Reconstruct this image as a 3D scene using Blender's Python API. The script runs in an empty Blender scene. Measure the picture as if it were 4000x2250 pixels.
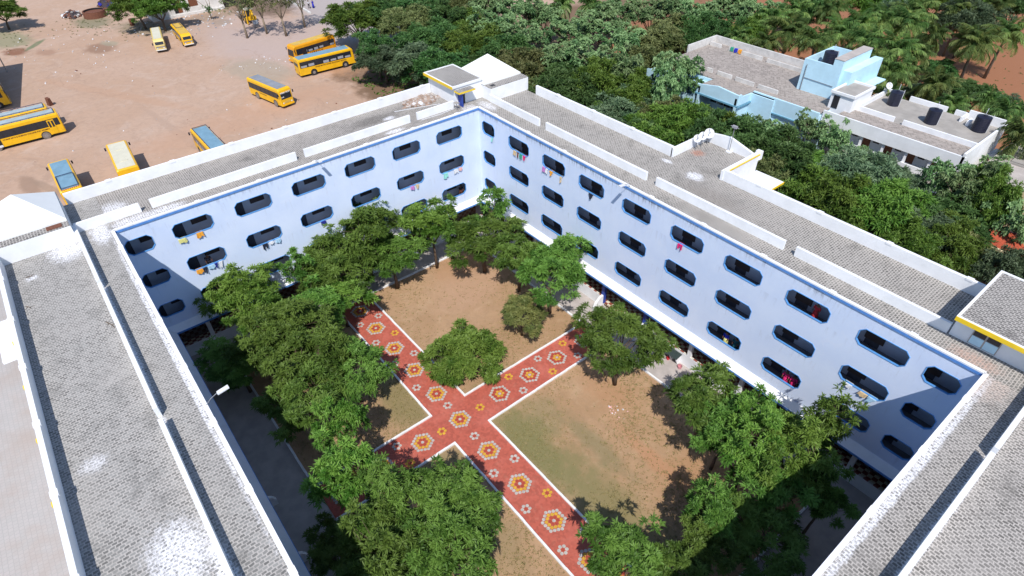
import bpy, bmesh, math, random
import numpy as np
from mathutils import Vector, Matrix, Euler
from mathutils.geometry import tessellate_polygon
R = math.radians
random.seed(7); rng = np.random.default_rng(7)
scene = bpy.context.scene
C = bpy.data.collections.new("place"); scene.collection.children.link(C)

# ------------------------------------------------------------------ camera, sky, sun, exposure
cam = bpy.data.objects.new("camera", bpy.data.cameras.new("camera")); scene.collection.objects.link(cam)
cam.location = (46.8049, -33.1077, 38.4924)
cam.rotation_euler = (R(49.9047), R(0.8811), R(51.0259))
cam.data.sensor_width = 36.0
cam.data.lens = 2360.37 / 4000.0 * 36.0
cam.data.clip_start = 0.5; cam.data.clip_end = 2000
scene.camera = cam
SUNT = Vector((-0.588, 0.463, -1.0)).normalized()          # the way the light travels
sun = bpy.data.objects.new("sun", bpy.data.lights.new("sun", 'SUN')); scene.collection.objects.link(sun)
sun.data.energy = 4.35; sun.data.angle = R(0.5); sun.data.color = (1.0, 0.95, 0.88)
sun.rotation_euler = SUNT.to_track_quat('-Z', 'Y').to_euler()
W = bpy.data.worlds.new("World"); scene.world = W; W.use_nodes = True
nt = W.node_tree; bg = nt.nodes["Background"]
sky = nt.nodes.new("ShaderNodeTexSky"); sky.sky_type = 'NISHITA'; sky.sun_disc = False
sky.sun_elevation = math.asin(-SUNT.z); sky.sun_rotation = math.atan2(-SUNT.x, -SUNT.y)
sky.air_density = 1.0; sky.dust_density = 0.6; sky.ozone_density = 2.0
nt.links.new(sky.outputs[0], bg.inputs[0]); bg.inputs[1].default_value = 0.13
scene.view_settings.view_transform = 'Standard'; scene.view_settings.look = 'None'
scene.view_settings.exposure = 0.17; scene.view_settings.gamma = 1.0

# ------------------------------------------------------------------ node helpers and materials
class N:
    def __init__(s, name):
        s.m = bpy.data.materials.new(name); s.m.use_nodes = True; s.t = s.m.node_tree
        s.b = s.t.nodes["Principled BSDF"]; s.out = s.t.nodes["Material Output"]
        s.b.inputs['Roughness'].default_value = 0.85
        s.pos = s.t.nodes.new("ShaderNodeNewGeometry").outputs['Position']
    def L(s, a, b): s.t.links.new(a, b)
    def val(s, sock, v):
        if hasattr(v, 'links') or isinstance(v, bpy.types.NodeSocket): s.L(v, sock)
        else: sock.default_value = v
    def noise(s, scale, detail=4, rough=.6, vec=None, dist=0.0, out='Fac'):
        n = s.t.nodes.new("ShaderNodeTexNoise"); n.inputs['Scale'].default_value = scale
        n.inputs['Detail'].default_value = detail; n.inputs['Roughness'].default_value = rough
        n.inputs['Distortion'].default_value = dist
        s.L(vec if vec is not None else s.pos, n.inputs['Vector']); return n.outputs[out]
    def math(s, op, a, b=0.0, clamp=False):
        n = s.t.nodes.new("ShaderNodeMath"); n.operation = op; n.use_clamp = clamp
        s.val(n.inputs[0], a); s.val(n.inputs[1], b); return n.outputs[0]
    def ramp(s, f, a, b, lo=0.0, hi=1.0):
        n = s.t.nodes.new("ShaderNodeMapRange"); n.interpolation_type = 'SMOOTHSTEP'
        s.val(n.inputs[0], f); n.inputs[1].default_value = a; n.inputs[2].default_value = b
        n.inputs[3].default_value = lo; n.inputs[4].default_value = hi; return n.outputs[0]
    def mix(s, f, a, b, mode='MIX'):
        n = s.t.nodes.new("ShaderNodeMix"); n.data_type = 'RGBA'; n.blend_type = mode
        s.val(n.inputs[0], f)
        for sk, v in ((n.inputs[6], a), (n.inputs[7], b)):
            if isinstance(v, tuple): sk.default_value = (*v, 1) if len(v) == 3 else v
            else: s.L(v, sk)
        return n.outputs[2]
    def sep(s, v=None):
        n = s.t.nodes.new("ShaderNodeSeparateXYZ"); s.L(v if v is not None else s.pos, n.inputs[0]); return n.outputs
    def comb(s, x, y, z):
        n = s.t.nodes.new("ShaderNodeCombineXYZ")
        for i, v in enumerate((x, y, z)): s.val(n.inputs[i], v)
        return n.outputs[0]
    def col(s, v):
        if isinstance(v, tuple): s.b.inputs['Base Color'].default_value = (*v, 1)
        else: s.L(v, s.b.inputs['Base Color'])
        return s
    def bump(s, h, strength=.3, dist=.02):
        n = s.t.nodes.new("ShaderNodeBump"); n.inputs['Strength'].default_value = strength
        n.inputs['Distance'].default_value = dist; s.L(h, n.inputs['Height']); s.L(n.outputs[0], s.b.inputs['Normal']); return s
    def rough(s, v): s.val(s.b.inputs['Roughness'], v); return s

MAT = {}
def paint(name, c, rough=.75, var=.12, scale=1.3, dirt=0.0, dirtc=(.30, .27, .25), metal=0.0, bump=.08):
    n = N(name)
    f = n.noise(scale, 5)
    col = n.mix(n.ramp(f, .3, .7), tuple(x * (1 - var) for x in c), tuple(min(1, x * (1 + var * .5)) for x in c))
    if dirt > 0:
        g = n.noise(scale * 2.3, 6, .7, dist=.4)
        col = n.mix(n.ramp(g, .52, .78, 0, dirt), col, dirtc)
    n.col(col).rough(rough)
    if metal: n.b.inputs['Metallic'].default_value = metal
    if bump: n.bump(n.noise(22, 3), bump, .01)
    MAT[name] = n.m; return n.m

paint('wall_white', (.79, .81, .85), .8, .07, .8, .16, (.45, .44, .44))
paint('wall_white_old', (.62, .61, .60), .9, .18, .9, .55, (.36, .31, .27))
paint('house_white', (.66, .64, .62), .9, .16, .6, .5, (.34, .27, .22))
paint('hip_white', (.80, .82, .84), .7, .03, .8, .05)
paint('room_wall', (.50, .57, .70), .8, .1, .8, .15)
paint('yellow_trim', (.80, .55, .02), .6, .08, 2)
paint('blue_trim', (.10, .27, .66), .6, .12, 3, .15, (.3, .4, .6))
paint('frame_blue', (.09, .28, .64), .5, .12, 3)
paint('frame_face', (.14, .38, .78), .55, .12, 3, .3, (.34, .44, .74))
paint('deep_blue', (.02, .06, .36), .5, .1, 3)
paint('light_blue', (.50, .74, .89), .8, .07, .8, .22, (.38, .52, .62))
paint('dark_opening', (.015, .015, .02), .5, .1, 3)
paint('dark_glass', (.02, .025, .035), .15, .2, 4, bump=0)
paint('brown_wood', (.20, .07, .03), .6, .2, 6)
paint('door_dark', (.05, .06, .09), .6, .2, 6)
paint('shutter', (.05, .035, .035), .6, .2, 6)
paint('concrete', (.34, .32, .30), .9, .18, .6, .45, (.20, .19, .18), bump=.2)
paint('concrete_lt', (.42, .38, .36), .9, .16, .9, .4, (.26, .25, .24), bump=.2)
paint('slab_dark', (.22, .22, .24), .7, .2, 1)
paint('kerb_white', (.74, .75, .77), .8, .1, 2.5, .35, (.42, .36, .32), bump=.2)
paint('black_plastic', (.012, .013, .03), .45, .2, 3, bump=0)
paint('granite', (.04, .06, .06), .35, .5, 18, .5, (.22, .25, .24))
paint('metal_grey', (.35, .36, .38), .4, .15, 5, metal=.6)
paint('rust', (.16, .06, .035), .85, .3, 6)
paint('tyre', (.02, .02, .022), .8, .2, 6)
paint('rim', (.25, .22, .21), .6, .2, 8)
paint('tyre_dusty', (.20, .17, .15), .9, .2, 6)
paint('bus_yellow', (.78, .44, .008), .38, .10, 1.2, .25, (.5, .33, .12), bump=.03)
paint('bus_orange', (.74, .33, .008), .38, .10, 1.2, .2, (.5, .3, .12), bump=.03)
paint('van_pale', (.62, .48, .16), .45, .12, 1.2, .4, (.5, .4, .25), bump=.03)
paint('roof_blue', (.17, .31, .42), .6, .14, 1.0, .25, (.30, .36, .40), bump=.05)
paint('roof_grey', (.24, .26, .30), .6, .14, 1.0, .3, (.34, .33, .32), bump=.05)
paint('roof_cream', (.60, .58, .47), .6, .08, 1.0, .15, (.5, .46, .36), bump=.05)
paint('roof_yellow', (.60, .40, .08), .6, .14, 1.0, .5, (.46, .38, .26), bump=.05)
paint('roof_steel', (.36, .44, .48), .5, .16, 1.4, .3, (.24, .28, .3), bump=.05)
paint('cornice_shade', (.14, .34, .48), .7, .1)  # darkened light blue, stands in for the shadow along the portico cornice
paint('rack', (.03, .045, .10), .5, .1)
paint('lettering', (.10, .02, .01), .6, .1)
paint('lettering_white', (.7, .72, .78), .6, .1)
paint('hazard_red', (.45, .08, .02), .6, .1)
paint('curtain', (.34, .36, .42), .8, .3, 8)
paint('curtain_green', (.06, .26, .24), .8, .3, 8)
paint('skin', (.16, .07, .04), .6, .05)
paint('hair', (.01, .008, .008), .5, .05)
paint('cream_paint', (.62, .52, .34), .8, .12, 1, .3, (.4, .3, .2))
paint('red_tile', (.40, .07, .03), .8, .3, 4)
paint('purple_trim', (.10, .02, .07), .6, .1)
paint('bark', (.12, .085, .06), .95, .35, 6, bump=.5)
paint('bark_pale', (.24, .19, .14), .95, .3, 6, bump=.5)
paint('palm_bark', (.16, .13, .10), .95, .3, 6, bump=.5)
paint('pink_bucket', (.6, .28, .32), .5, .1)
for nme, c in dict(c_yellow=(.62, .60, .22), c_orange=(.75, .33, .03), c_black=(.012, .014, .03), c_sky=(.36, .55, .72), c_white=(.66, .68, .72), c_navy=(.01, .015, .22), c_teal=(.28, .66, .60), c_pink=(.72, .42, .40), c_red=(.55, .03, .04), c_magenta=(.65, .015, .15), c_green=(.03, .30, .20), c_mauve=(.50, .20, .50), c_sand=(.60, .45, .26), c_brown=(.15, .05, .03), c_blue=(.02, .03, .45), c_tealdark=(.01, .10, .12), c_grey=(.3, .3, .34)).items():
    paint(nme, c, .9, .15, 7)

def roof_mat(name, swap, lite=(.41, .385, .36), dark=(.105, .098, .094), bw=.25, rh=.165, patches=()):
    """weathering course: rows of small dark bats in pale mortar"""
    n = N(name); x, y, z = n.sep()
    wob = n.noise(2.2, 2, .5, out='Color'); wx, wy, wz = n.sep(wob)
    a, b_ = (y, x) if not swap else (x, y)
    a = n.math('ADD', a, n.math('MULTIPLY', n.math('SUBTRACT', wx, .5), .10))
    wf = n.noise(7.5, 2, .6, out='Color'); fx, fy, fz = n.sep(wf)
    a = n.math('ADD', a, n.math('MULTIPLY', n.math('SUBTRACT', fx, .5), .07)); b_ = n.math('ADD', b_, n.math('MULTIPLY', n.math('SUBTRACT', fy, .5), .06))
    b_ = n.math('ADD', b_, n.math('MULTIPLY', n.math('SUBTRACT', wy, .5), .10))
    br = n.t.nodes.new("ShaderNodeTexBrick"); br.offset = .5
    n.L(n.comb(a, b_, 0.0), br.inputs['Vector']); br.inputs['Scale'].default_value = 1.0
    br.inputs['Brick Width'].default_value = bw; br.inputs['Row Height'].default_value = rh
    br.inputs['Mortar Size'].default_value = .030; br.inputs['Mortar Smooth'].default_value = .3; br.inputs['Bias'].default_value = 0.0
    br.inputs['Color1'].default_value = (*dark, 1); br.inputs['Color2'].default_value = (*[v * 2.3 for v in dark], 1)
    br.inputs['Mortar'].default_value = (*lite, 1)
    col = n.mix(n.ramp(n.noise(4, 4, .75), .45, .75, 0, .5), br.outputs['Color'], tuple(v * .75 for v in lite))
    big = n.noise(.22, 6, .62, dist=.3)
    col = n.mix(n.ramp(big, .46, .72, 0, .42), col, tuple(v * .92 for v in lite))         # worn, mortar-washed areas
    col = n.mix(n.ramp(n.noise(.5, 6, .75), .50, .74, 0, .62), col, tuple(v * .95 for v in dark))
    col = n.mix(n.ramp(n.noise(1.7, 7, .8, dist=1), .62, .70, 0, .35), col, (.10, .095, .09))     # damp darker areas
    for (cx, cy, r1, r2, st, pc) in patches:                                                # spilt lime wash
        dx = n.math('DIVIDE', n.math('SUBTRACT', x, cx), r1); dy = n.math('DIVIDE', n.math('SUBTRACT', y, cy), r2)
        d = n.math('SQRT', n.math('ADD', n.math('MULTIPLY', dx, dx), n.math('MULTIPLY', dy, dy)))
        d = n.math('ADD', d, n.math('MULTIPLY', n.math('SUBTRACT', n.noise(3.2, 6, .75), .5), 1.5))
        col = n.mix(n.math('MULTIPLY', n.ramp(d, 1.0, .3, 0, st), n.math('ADD', n.ramp(n.noise(7, 5, .8), .38, .58), n.math('MULTIPLY', br.outputs['Fac'], .5)), True), col, pc)
    n.col(col).rough(.9).bump(br.outputs['Fac'], -.4, .02); MAT[name] = n.m
WP = (.72, .73, .78)
roof_mat('roof_A', True, patches=((-3.0, -32.5, 1.9, 1.6, .7, WP), (-.7, -31.5, .8, 3, .7, WP), (-4.2, -9.5, 1.2, 3.5, .75, (.14, .13, .12)), (-3.6, -8.0, .5, .8, .9, WP), (-.8, -9, .5, 1.3, .9, WP), (-.6, -29, .8, 1.6, .7, WP), (-.4, -.6, 1, 1.5, .6, WP)))
roof_mat('roof_B', False, (.44, .41, .385), (.10, .098, .092), patches=((22.3, 5.2, 1.0, .8, 1, WP), (19.2, 5.5, .7, .35, .95, WP), (20.0, 8.6, .8, .8, .6, (.42, .16, .09)), (44.8, .7, 1.8, .8, .6, (.50, .34, .28)), (0.3, .9, 1.8, .8, .7, WP), (25, 3.6, 4, 1.6, .35, (.2, .17, .15))))
roof_mat('roof_D', False, (.42, .40, .385), (.125, .125, .122), patches=((28.3, -36.6, 2.4, 1.6, .9, WP), (.5, -36.2, 2.0, 1.5, .85, WP), (-.2, -33.9, 2.0, .9, .95, WP), (12, -35.1, 14, .22, .8, WP), (15, -33.4, 19, .18, .9, WP), (2.5, -38.6, .4, .5, .9, WP), (21, -38.5, .7, .9, .5, WP), (30.5, -35.3, 3, .5, .9, WP)))
roof_mat('roof_E', True, (.43, .405, .385), (.11, .105, .10), patches=((46, -.5, 1.3, 2.2, .55, (.55, .45, .40)), (45.9, -10, .25, 14, .8, WP), (47.75, -12, .25, 14, .7, WP)))
roof_mat('roof_plain', True, (.42, .40, .38), (.085, .08, .078), .27, .18)
roof_mat('roof_old', True, (.36, .32, .29), (.17, .15, .14), .30, .22)

def facade_mat(name, axis, streak):
    n = N(name); x, y, z = n.sep()
    s = y if axis == 'x' else x
    col = n.mix(n.ramp(n.noise(.35, 5), .3, .7), (.60, .70, .905), (.67, .76, .94))
    col = n.mix(n.ramp(n.noise(4.5, 6, .75), .58, .80, 0, .25), col, (.40, .45, .62))
    v = n.comb(n.math('MULTIPLY', s, 5.0), n.math('MULTIPLY', z, .55), 0.0)                 # algae runs below the eaves
    st = n.noise(1.0, 5, .7, vec=v); lim = n.math('ADD', n.math('MULTIPLY', n.noise(.16, 2, vec=n.comb(s, 0.0, 3.0)), 1.0), -.32)
    h = n.ramp(z, 12.75, 13.65)
    m = n.math('MULTIPLY', n.math('MULTIPLY', h, n.ramp(st, .44, .66)), n.ramp(lim, .02, .22, 0, streak), True)
    col = n.mix(m, col, (.16, .17, .19))
    col = n.mix(n.ramp(n.noise(1.3, 7, .8, dist=1.2), .70, .78, 0, .35), col, (.32, .33, .38))
    for zt in (11.25, 8.05, 4.85, 13.0):                                                    # thin runs below the ledges
        hh = n.math('MULTIPLY', n.ramp(z, zt - 1.3, zt - .1), n.ramp(z, zt + .02, zt - .02))
        col = n.mix(n.math('MULTIPLY', n.math('MULTIPLY', hh, n.ramp(n.noise(1.0, 5, .75, vec=n.comb(n.math('MULTIPLY', s, 3.2), n.math('MULTIPLY', z, .3), zt)), .52, .70)), .30), col, (.36, .38, .45))
    col = n.mix(n.ramp(n.noise(.9, 4, .6, dist=.8, vec=n.comb(s, n.math('MULTIPLY', z, 1.4), 7.0)), .60, .64, 0, .16), col, (.74, .78, .90))   # repainted patches
    n.col(col).rough(.8).bump(n.noise(18, 3), .12, .01); MAT[name] = n.m
facade_mat('facade_A', 'x', .45); facade_mat('facade_B', 'y', 1.0)

def checker(name, a, b_, sc, rough=.35):
    n = N(name); c = n.t.nodes.new("ShaderNodeTexChecker"); c.inputs['Scale'].default_value = sc
    n.L(n.pos, c.inputs['Vector']); c.inputs['Color1'].default_value = (*a, 1); c.inputs['Color2'].default_value = (*b_, 1)
    n.col(n.mix(n.ramp(n.noise(6, 4), .4, .8, 0, .3), c.outputs[0], (.3, .25, .2))).rough(rough); MAT[name] = n.m
checker('corridor_tiles', (.24, .05, .03), (.66, .60, .46), 2.9)
checker('dado_tiles_shaded', (.10, .035, .03), (.19, .16, .15), 3.1)
checker('sill_tiles', (.24, .07, .05), (.62, .60, .55), 2.9)

def soil(name, base, alt, third, sc=1.0, extra=None, speck=(.07, .06, .04), speckamt=.35):
    n = N(name); x, y, z = n.sep()
    col = n.mix(n.ramp(n.noise(.05 * sc, 6, .6, dist=.5), .35, .65), base, alt)
    col = n.mix(n.ramp(n.noise(.16 * sc, 7, .68, dist=1.6), .50, .72, 0, .8), col, third)
    col = n.mix(n.ramp(n.noise(1.1, 8, .8, dist=.6), .42, .68, 0, .45), col, tuple(v * .68 for v in base))
    if extra: col = extra(n, col, x, y)
    col = n.mix(n.ramp(n.noise(5.5, 8, .85), .60, .76, 0, speckamt), col, speck)
    n.col(col).rough(.95).bump(n.noise(3.5, 8, .8), .5, .05); MAT[name] = n.m; return n.m

def blob(n, x, y, cx, cy, rx, ry, ang=0, wob=.5, sc=.6):
    dx = n.math('SUBTRACT', x, cx); dy = n.math('SUBTRACT', y, cy); c, s = math.cos(ang), math.sin(ang)
    u = n.math('DIVIDE', n.math('ADD', n.math('MULTIPLY', dx, c), n.math('MULTIPLY', dy, s)), rx)
    v = n.math('DIVIDE', n.math('SUBTRACT', n.math('MULTIPLY', dy, c), n.math('MULTIPLY', dx, s)), ry)
    d = n.math('SQRT', n.math('ADD', n.math('MULTIPLY', u, u), n.math('MULTIPLY', v, v)))
    return n.math('ADD', d, n.math('MULTIPLY', n.math('SUBTRACT', n.noise(sc, 5, .7), .5), wob * 2))

def lot_extra(n, col, x, y):
    # compacted gravel road, grove floor, red orchard earth, grass, damp hollows
    wy = n.math('ADD', y, n.math('MULTIPLY', n.math('SUBTRACT', n.noise(.12, 5), .5), 12))
    wx = n.math('ADD', x, n.math('MULTIPLY', n.math('SUBTRACT', n.noise(.1, 5), .5), 14))
    road = n.math('MULTIPLY', n.math('MULTIPLY', n.ramp(wy, 15, 20), n.ramp(wy, 43, 40)), n.ramp(wx, -60, -70))
    lane = n.math('MULTIPLY', n.math('MULTIPLY', n.ramp(wy, 17, 20), n.ramp(wy, 30, 27)), n.ramp(wx, -20, -40))
    col = n.mix(n.ramp(blob(n, x, y, -76, 8, 30, 14, .25, .5, .07), 1.1, .4, 0, .75), col, (.41, .33, .31))
    col = n.mix(n.math('MAXIMUM', road, lane), col, (.37, .325, .315))
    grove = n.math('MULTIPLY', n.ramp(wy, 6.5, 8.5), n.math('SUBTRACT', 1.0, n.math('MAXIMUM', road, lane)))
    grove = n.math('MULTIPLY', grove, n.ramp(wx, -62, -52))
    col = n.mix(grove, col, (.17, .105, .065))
    col = n.mix(n.math('MULTIPLY', n.ramp(n.math('ADD', wy, n.math('MULTIPLY', x, .25)), 38, 46), n.ramp(wx, -45, -35)), col, (.28, .12, .06))
    for (cx, cy, rx, ry, a, st, c) in ((-105, -33.5, 3.2, 2.2, .2, .9, (.20, .085, .045)), (-96, -20.5, 4.2, 3.0, .2, .85, (.25, .15, .10)), (-100.5, -29, 3.2, 1.6, .4, .5, (.26, .14, .09)),
                                  (-115, -34, 9, 4.5, .3, .8, (.22, .22, .13)), (-107, -30, 4, .8, -.6, .8, (.10, .15, .07)), (-98, -18.5, 2.5, 1.5, .3, .6, (.28, .27, .20)),
                                  (-116, -18, 6, 4, .2, .75, (.17, .17, .10)), (-104, -10, 9, 5, .5, .7, (.20, .17, .11)), (-103, 3, 4, 9, .1, .6, (.24, .18, .13)), (-97, 3, 3, 2.5, 0, .5, (.22, .18, .14)),
                                  (-104, 14, 13, 7, .1, .9, (.13, .085, .06)), (-64, -1.5, 9, 5, .3, .55, (.30, .27, .21)), (-44, -39, 4, 1.2, .1, .7, (.26, .17, .12)), (-41, -37, 6, .7, .3, .6, (.27, .19, .14)),
                                  (-48, -20, 16, .8, .12, .5, (.36, .25, .19)), (-70, -24, 22, 1.4, .5, .35, (.42, .25, .16)), (-46, -12, 5, 22, .1, .4, (.45, .27, .18)), (-60, 10, 10, 7, 0, .7, (.42, .24, .14))):
        col = n.mix(n.ramp(blob(n, x, y, cx, cy, rx, ry, a), 1.1, .55, 0, st), col, c)
    for (an, sc_, lo) in ((.35, 1.6, .60), (-.5, 1.3, .62), (1.2, 1.5, .63)):      # faint wheel tracks
        u = n.math('ADD', n.math('MULTIPLY', wx, math.cos(an)), n.math('MULTIPLY', wy, math.sin(an))); v = n.math('SUBTRACT', n.math('MULTIPLY', wy, math.cos(an)), n.math('MULTIPLY', wx, math.sin(an)))
        tr = n.noise(1.0, 3, .6, vec=n.comb(n.math('MULTIPLY', u, .05), n.math('MULTIPLY', v, sc_ * .8), an))
        col = n.mix(n.math('MULTIPLY', n.ramp(tr, lo, lo + .08, 0, .30), n.ramp(y, 30, 12)), col, (.30, .20, .15))
    return col
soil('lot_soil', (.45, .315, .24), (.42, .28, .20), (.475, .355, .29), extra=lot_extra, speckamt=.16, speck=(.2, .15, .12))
def lawn_extra(n, col, x, y):
    g = n.noise(.28, 7, .75)
    for (cx, cy, rx, ry, a, st, c) in ((25.5, -15.2, 6.5, 2.4, .0, .85, (.15, .15, .055)), (20, -28, 1, 1, 0, .1, (.2, .2, .1)), (16.5, -20.6, 6, 2.2, 0, .75, (.17, .15, .06)), (33, -14.5, 7, 2.6, .1, .75, (.17, .16, .065)),
                                  (29, -11.5, 5, 1.0, .0, .55, (.15, .15, .07)), (24, -21.5, 3, 3, 0, .6, (.17, .16, .07)), (30, -22, 4, 2, 0, .4, (.19, .17, .08)), (24.5, -12.6, 2.5, 1.6, 0, .5, (.19, .17, .08)),
                                  (8, -8, 4, 5, .4, .75, (.41, .255, .165)), (34, -9.2, 7, .8, -.05, .8, (.40, .21, .115)), (36, -8, 3, 4, 0, .6, (.36, .195, .10)), (4.5, -6, 2.6, 4, 0, .6, (.37, .20, .105)), (26, -7, 4, 2, 0, .6, (.37, .20, .105))):
        col = n.mix(n.ramp(blob(n, x, y, cx, cy, rx, ry, a, .7, .5), 1.15, .3, 0, st), col, c)
    col = n.mix(n.ramp(n.noise(3.2, 9, .85, dist=.5), .50, .70, 0, .42), col, (.20, .155, .08))
    return n.mix(n.ramp(n.noise(1.6, 6, .8), .54, .72, 0, .35), col, (.37, .26, .165))
soil('lawn_soil', (.40, .255, .15), (.34, .21, .115), (.43, .29, .18), 3.0, lawn_extra, (.08, .06, .03), .35)

def paving(name, c, sc, var):
    n = N(name); v = n.t.nodes.new("ShaderNodeTexVoronoi"); v.inputs['Scale'].default_value = sc; n.L(n.pos, v.inputs['Vector'])
    col = n.mix(n.ramp(n.sep(v.outputs['Color'])[0], 0, 1, 0, var), c, tuple(x * .72 for x in c))
    col = n.mix(n.ramp(n.noise(.4, 6, .7), .45, .75, 0, .55), col, tuple(min(1, x * 1.15 + .05) for x in c))
    col = n.mix(n.ramp(n.noise(2.0, 6, .7), .6, .8, 0, .4), col, tuple(x * .7 for x in c))
    col = n.mix(n.ramp(n.noise(1.1, 7, .8, dist=.8), .52, .74, 0, .30), col, (.42, .27, .19))
    n.col(col).rough(.8).bump(v.outputs['Distance'], .3, .01); MAT[name] = n.m
paving('red_paving', (.44, .10, .066), 5.5, .8)
paint('tile_white', (.44, .42, .39), .7, .25, 5, .4, (.35, .3, .28))
paint('tile_yellow', (.58, .33, .03), .7, .25, 5, .3, (.5, .25, .05))
paint('tile_red', (.36, .055, .03), .7, .18, 6)
def slabs(name):
    n = N(name); br = n.t.nodes.new("ShaderNodeTexBrick"); br.offset = .5; n.L(n.pos, br.inputs['Vector']); br.inputs['Scale'].default_value = 1
    br.inputs['Brick Width'].default_value = .3; br.inputs['Row Height'].default_value = .3; br.inputs['Mortar Size'].default_value = .015
    br.inputs['Color1'].default_value = (.42, .39, .38, 1); br.inputs['Color2'].default_value = (.39, .37, .36, 1); br.inputs['Mortar'].default_value = (.33, .32, .31, 1)
    n.col(n.mix(n.ramp(n.noise(.3, 6), .4, .7, 0, .6), br.outputs[0], (.36, .29, .25))).rough(.9); MAT[name] = n.m
slabs('yard_slabs')

def leaf_mat(name, c1, c2, c3, trans=.3):
    n = N(name)
    oi = n.t.nodes.new("ShaderNodeObjectInfo")
    at = n.t.nodes.new("ShaderNodeAttribute"); at.attribute_name = 'tone'
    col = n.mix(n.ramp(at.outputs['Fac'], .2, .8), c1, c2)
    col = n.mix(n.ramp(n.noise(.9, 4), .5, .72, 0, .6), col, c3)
    hs = n.t.nodes.new("ShaderNodeHueSaturation"); n.L(col, hs.inputs['Color'])
    n.L(n.ramp(oi.outputs['Random'], 0, 1, .492, .522), hs.inputs['Hue']); n.L(n.ramp(oi.outputs['Random'], 0, 1, .80, 1.30), hs.inputs['Value'])
    n.L(hs.outputs[0], n.b.inputs['Base Color']); n.rough(.55); n.b.inputs['Specular IOR Level'].default_value = .35
    tr = n.t.nodes.new("ShaderNodeBsdfTranslucent"); n.L(hs.outputs[0], tr.inputs[0])
    mx = n.t.nodes.new("ShaderNodeMixShader"); mx.inputs[0].default_value = trans
    n.L(n.b.outputs[0], mx.inputs[1]); n.L(tr.outputs[0], mx.inputs[2]); n.L(mx.outputs[0], n.out.inputs[0]); MAT[name] = n.m
leaf_mat('leaf_court', (.065, .135, .020), (.175, .29, .055), (.12, .205, .042), .38)
leaf_mat('leaf_bright', (.080, .17, .022), (.21, .33, .06), (.145, .24, .04), .38)
leaf_mat('leaf_brown', (.12, .16, .045), (.24, .26, .08), (.20, .20, .08))
leaf_mat('leaf_N', (.060, .13, .018), (.165, .265, .048), (.10, .17, .03), .36)
leaf_mat('leaf_D', (.040, .10, .028), (.105, .195, .058), (.065, .13, .038), .36)
leaf_mat('leaf_G', (.070, .125, .065), (.165, .235, .13), (.105, .16, .095), .36)
leaf_mat('leaf_B', (.095, .125, .04), (.21, .23, .09), (.145, .16, .065), .36)
leaf_mat('leaf_T', (.095, .19, .07), (.26, .38, .17), (.19, .275, .13), .36)
leaf_mat('leaf_P', (.11, .20, .06), (.31, .42, .14), (.36, .38, .12), .45)
leaf_mat('grass_blades', (.22, .20, .08), (.36, .27, .14), (.27, .24, .11), .4)

# ------------------------------------------------------------------ mesh helpers
class MB:
    def __init__(s): s.v = []; s.f = []; s.mi = []
    def quad(s, *p, m=0):
        i = len(s.v); s.v += [tuple(q) for q in p]; s.f.append(tuple(range(i, i + len(p)))); s.mi.append(m); return s
    def box(s, x0, y0, z0, x1, y1, z1, m=0, T=None):
        c = [(x0, y0, z0), (x1, y0, z0), (x1, y1, z0), (x0, y1, z0), (x0, y0, z1), (x1, y0, z1), (x1, y1, z1), (x0, y1, z1)]
        if T: c = [tuple(T(*p)) for p in c]
        i = len(s.v); s.v += c
        for f in ((3, 2, 1, 0), (4, 5, 6, 7), (0, 1, 5, 4), (1, 2, 6, 5), (2, 3, 7, 6), (3, 0, 4, 7)): s.f.append(tuple(i + k for k in f)); s.mi.append(m)
        return s
    def prism(s, prof, a, b_, T, m=0):
        """profile in (d,z), swept along s from a to b_; T(s,d,z)->point"""
        i = len(s.v); n = len(prof)
        s.v += [tuple(T(a, *p)) for p in prof] + [tuple(T(b_, *p)) for p in prof]
        for k in range(n): s.f.append((i + k, i + (k + 1) % n, i + n + (k + 1) % n, i + n + k)); s.mi.append(m)
        s.f.append(tuple(i + k for k in range(n))); s.mi.append(m); s.f.append(tuple(i + 2 * n - 1 - k for k in range(n))); s.mi.append(m); return s
    def tube(s, pts, rad, n=8, m=0, cap=True):
        i0 = len(s.v); pts = [Vector(p) for p in pts]
        rad = rad if hasattr(rad, '__len__') else [rad] * len(pts)
        for k, p in enumerate(pts):
            d = (pts[min(k + 1, len(pts) - 1)] - pts[max(k - 1, 0)]).normalized()
            u = d.cross(Vector((0, 0, 1)) if abs(d.z) < .9 else Vector((1, 0, 0))).normalized(); w = d.cross(u)
            for a in range(n):
                t = 2 * math.pi * a / n; s.v.append(tuple(p + (u * math.cos(t) + w * math.sin(t)) * rad[k]))
        for k in range(len(pts) - 1):
            for a in range(n):
                s.f.append((i0 + k * n + a, i0 + k * n + (a + 1) % n, i0 + (k + 1) * n + (a + 1) % n, i0 + (k + 1) * n + a)); s.mi.append(m)
        if cap:
            s.f.append(tuple(i0 + a for a in range(n))[::-1]); s.mi.append(m); s.f.append(tuple(i0 + (len(pts) - 1) * n + a for a in range(n))); s.mi.append(m)
        return s
    def build(s, name, mats, parent=None, smooth=False, recalc=False):
        me = bpy.data.meshes.new(name); me.from_pydata(s.v, [], s.f)
        for m in (mats if isinstance(mats, (list, tuple)) else [mats]): me.materials.append(MAT[m] if isinstance(m, str) else m)
        me.polygons.foreach_set('material_index', s.mi)
        if smooth: me.polygons.foreach_set('use_smooth', [True] * len(s.f))
        if recalc:
            b = bmesh.new(); b.from_mesh(me); bmesh.ops.recalc_face_normals(b, faces=b.faces); b.to_mesh(me); b.free()
        me.update(); o = bpy.data.objects.new(name, me); C.objects.link(o)
        if parent: o.parent = parent
        return o
def tag(o, label=None, cat=None, group=None, kind=None):
    if label: o['label'] = label
    if cat: o['category'] = cat
    if group: o['group'] = group
    if kind: o['kind'] = kind
    return o
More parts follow.
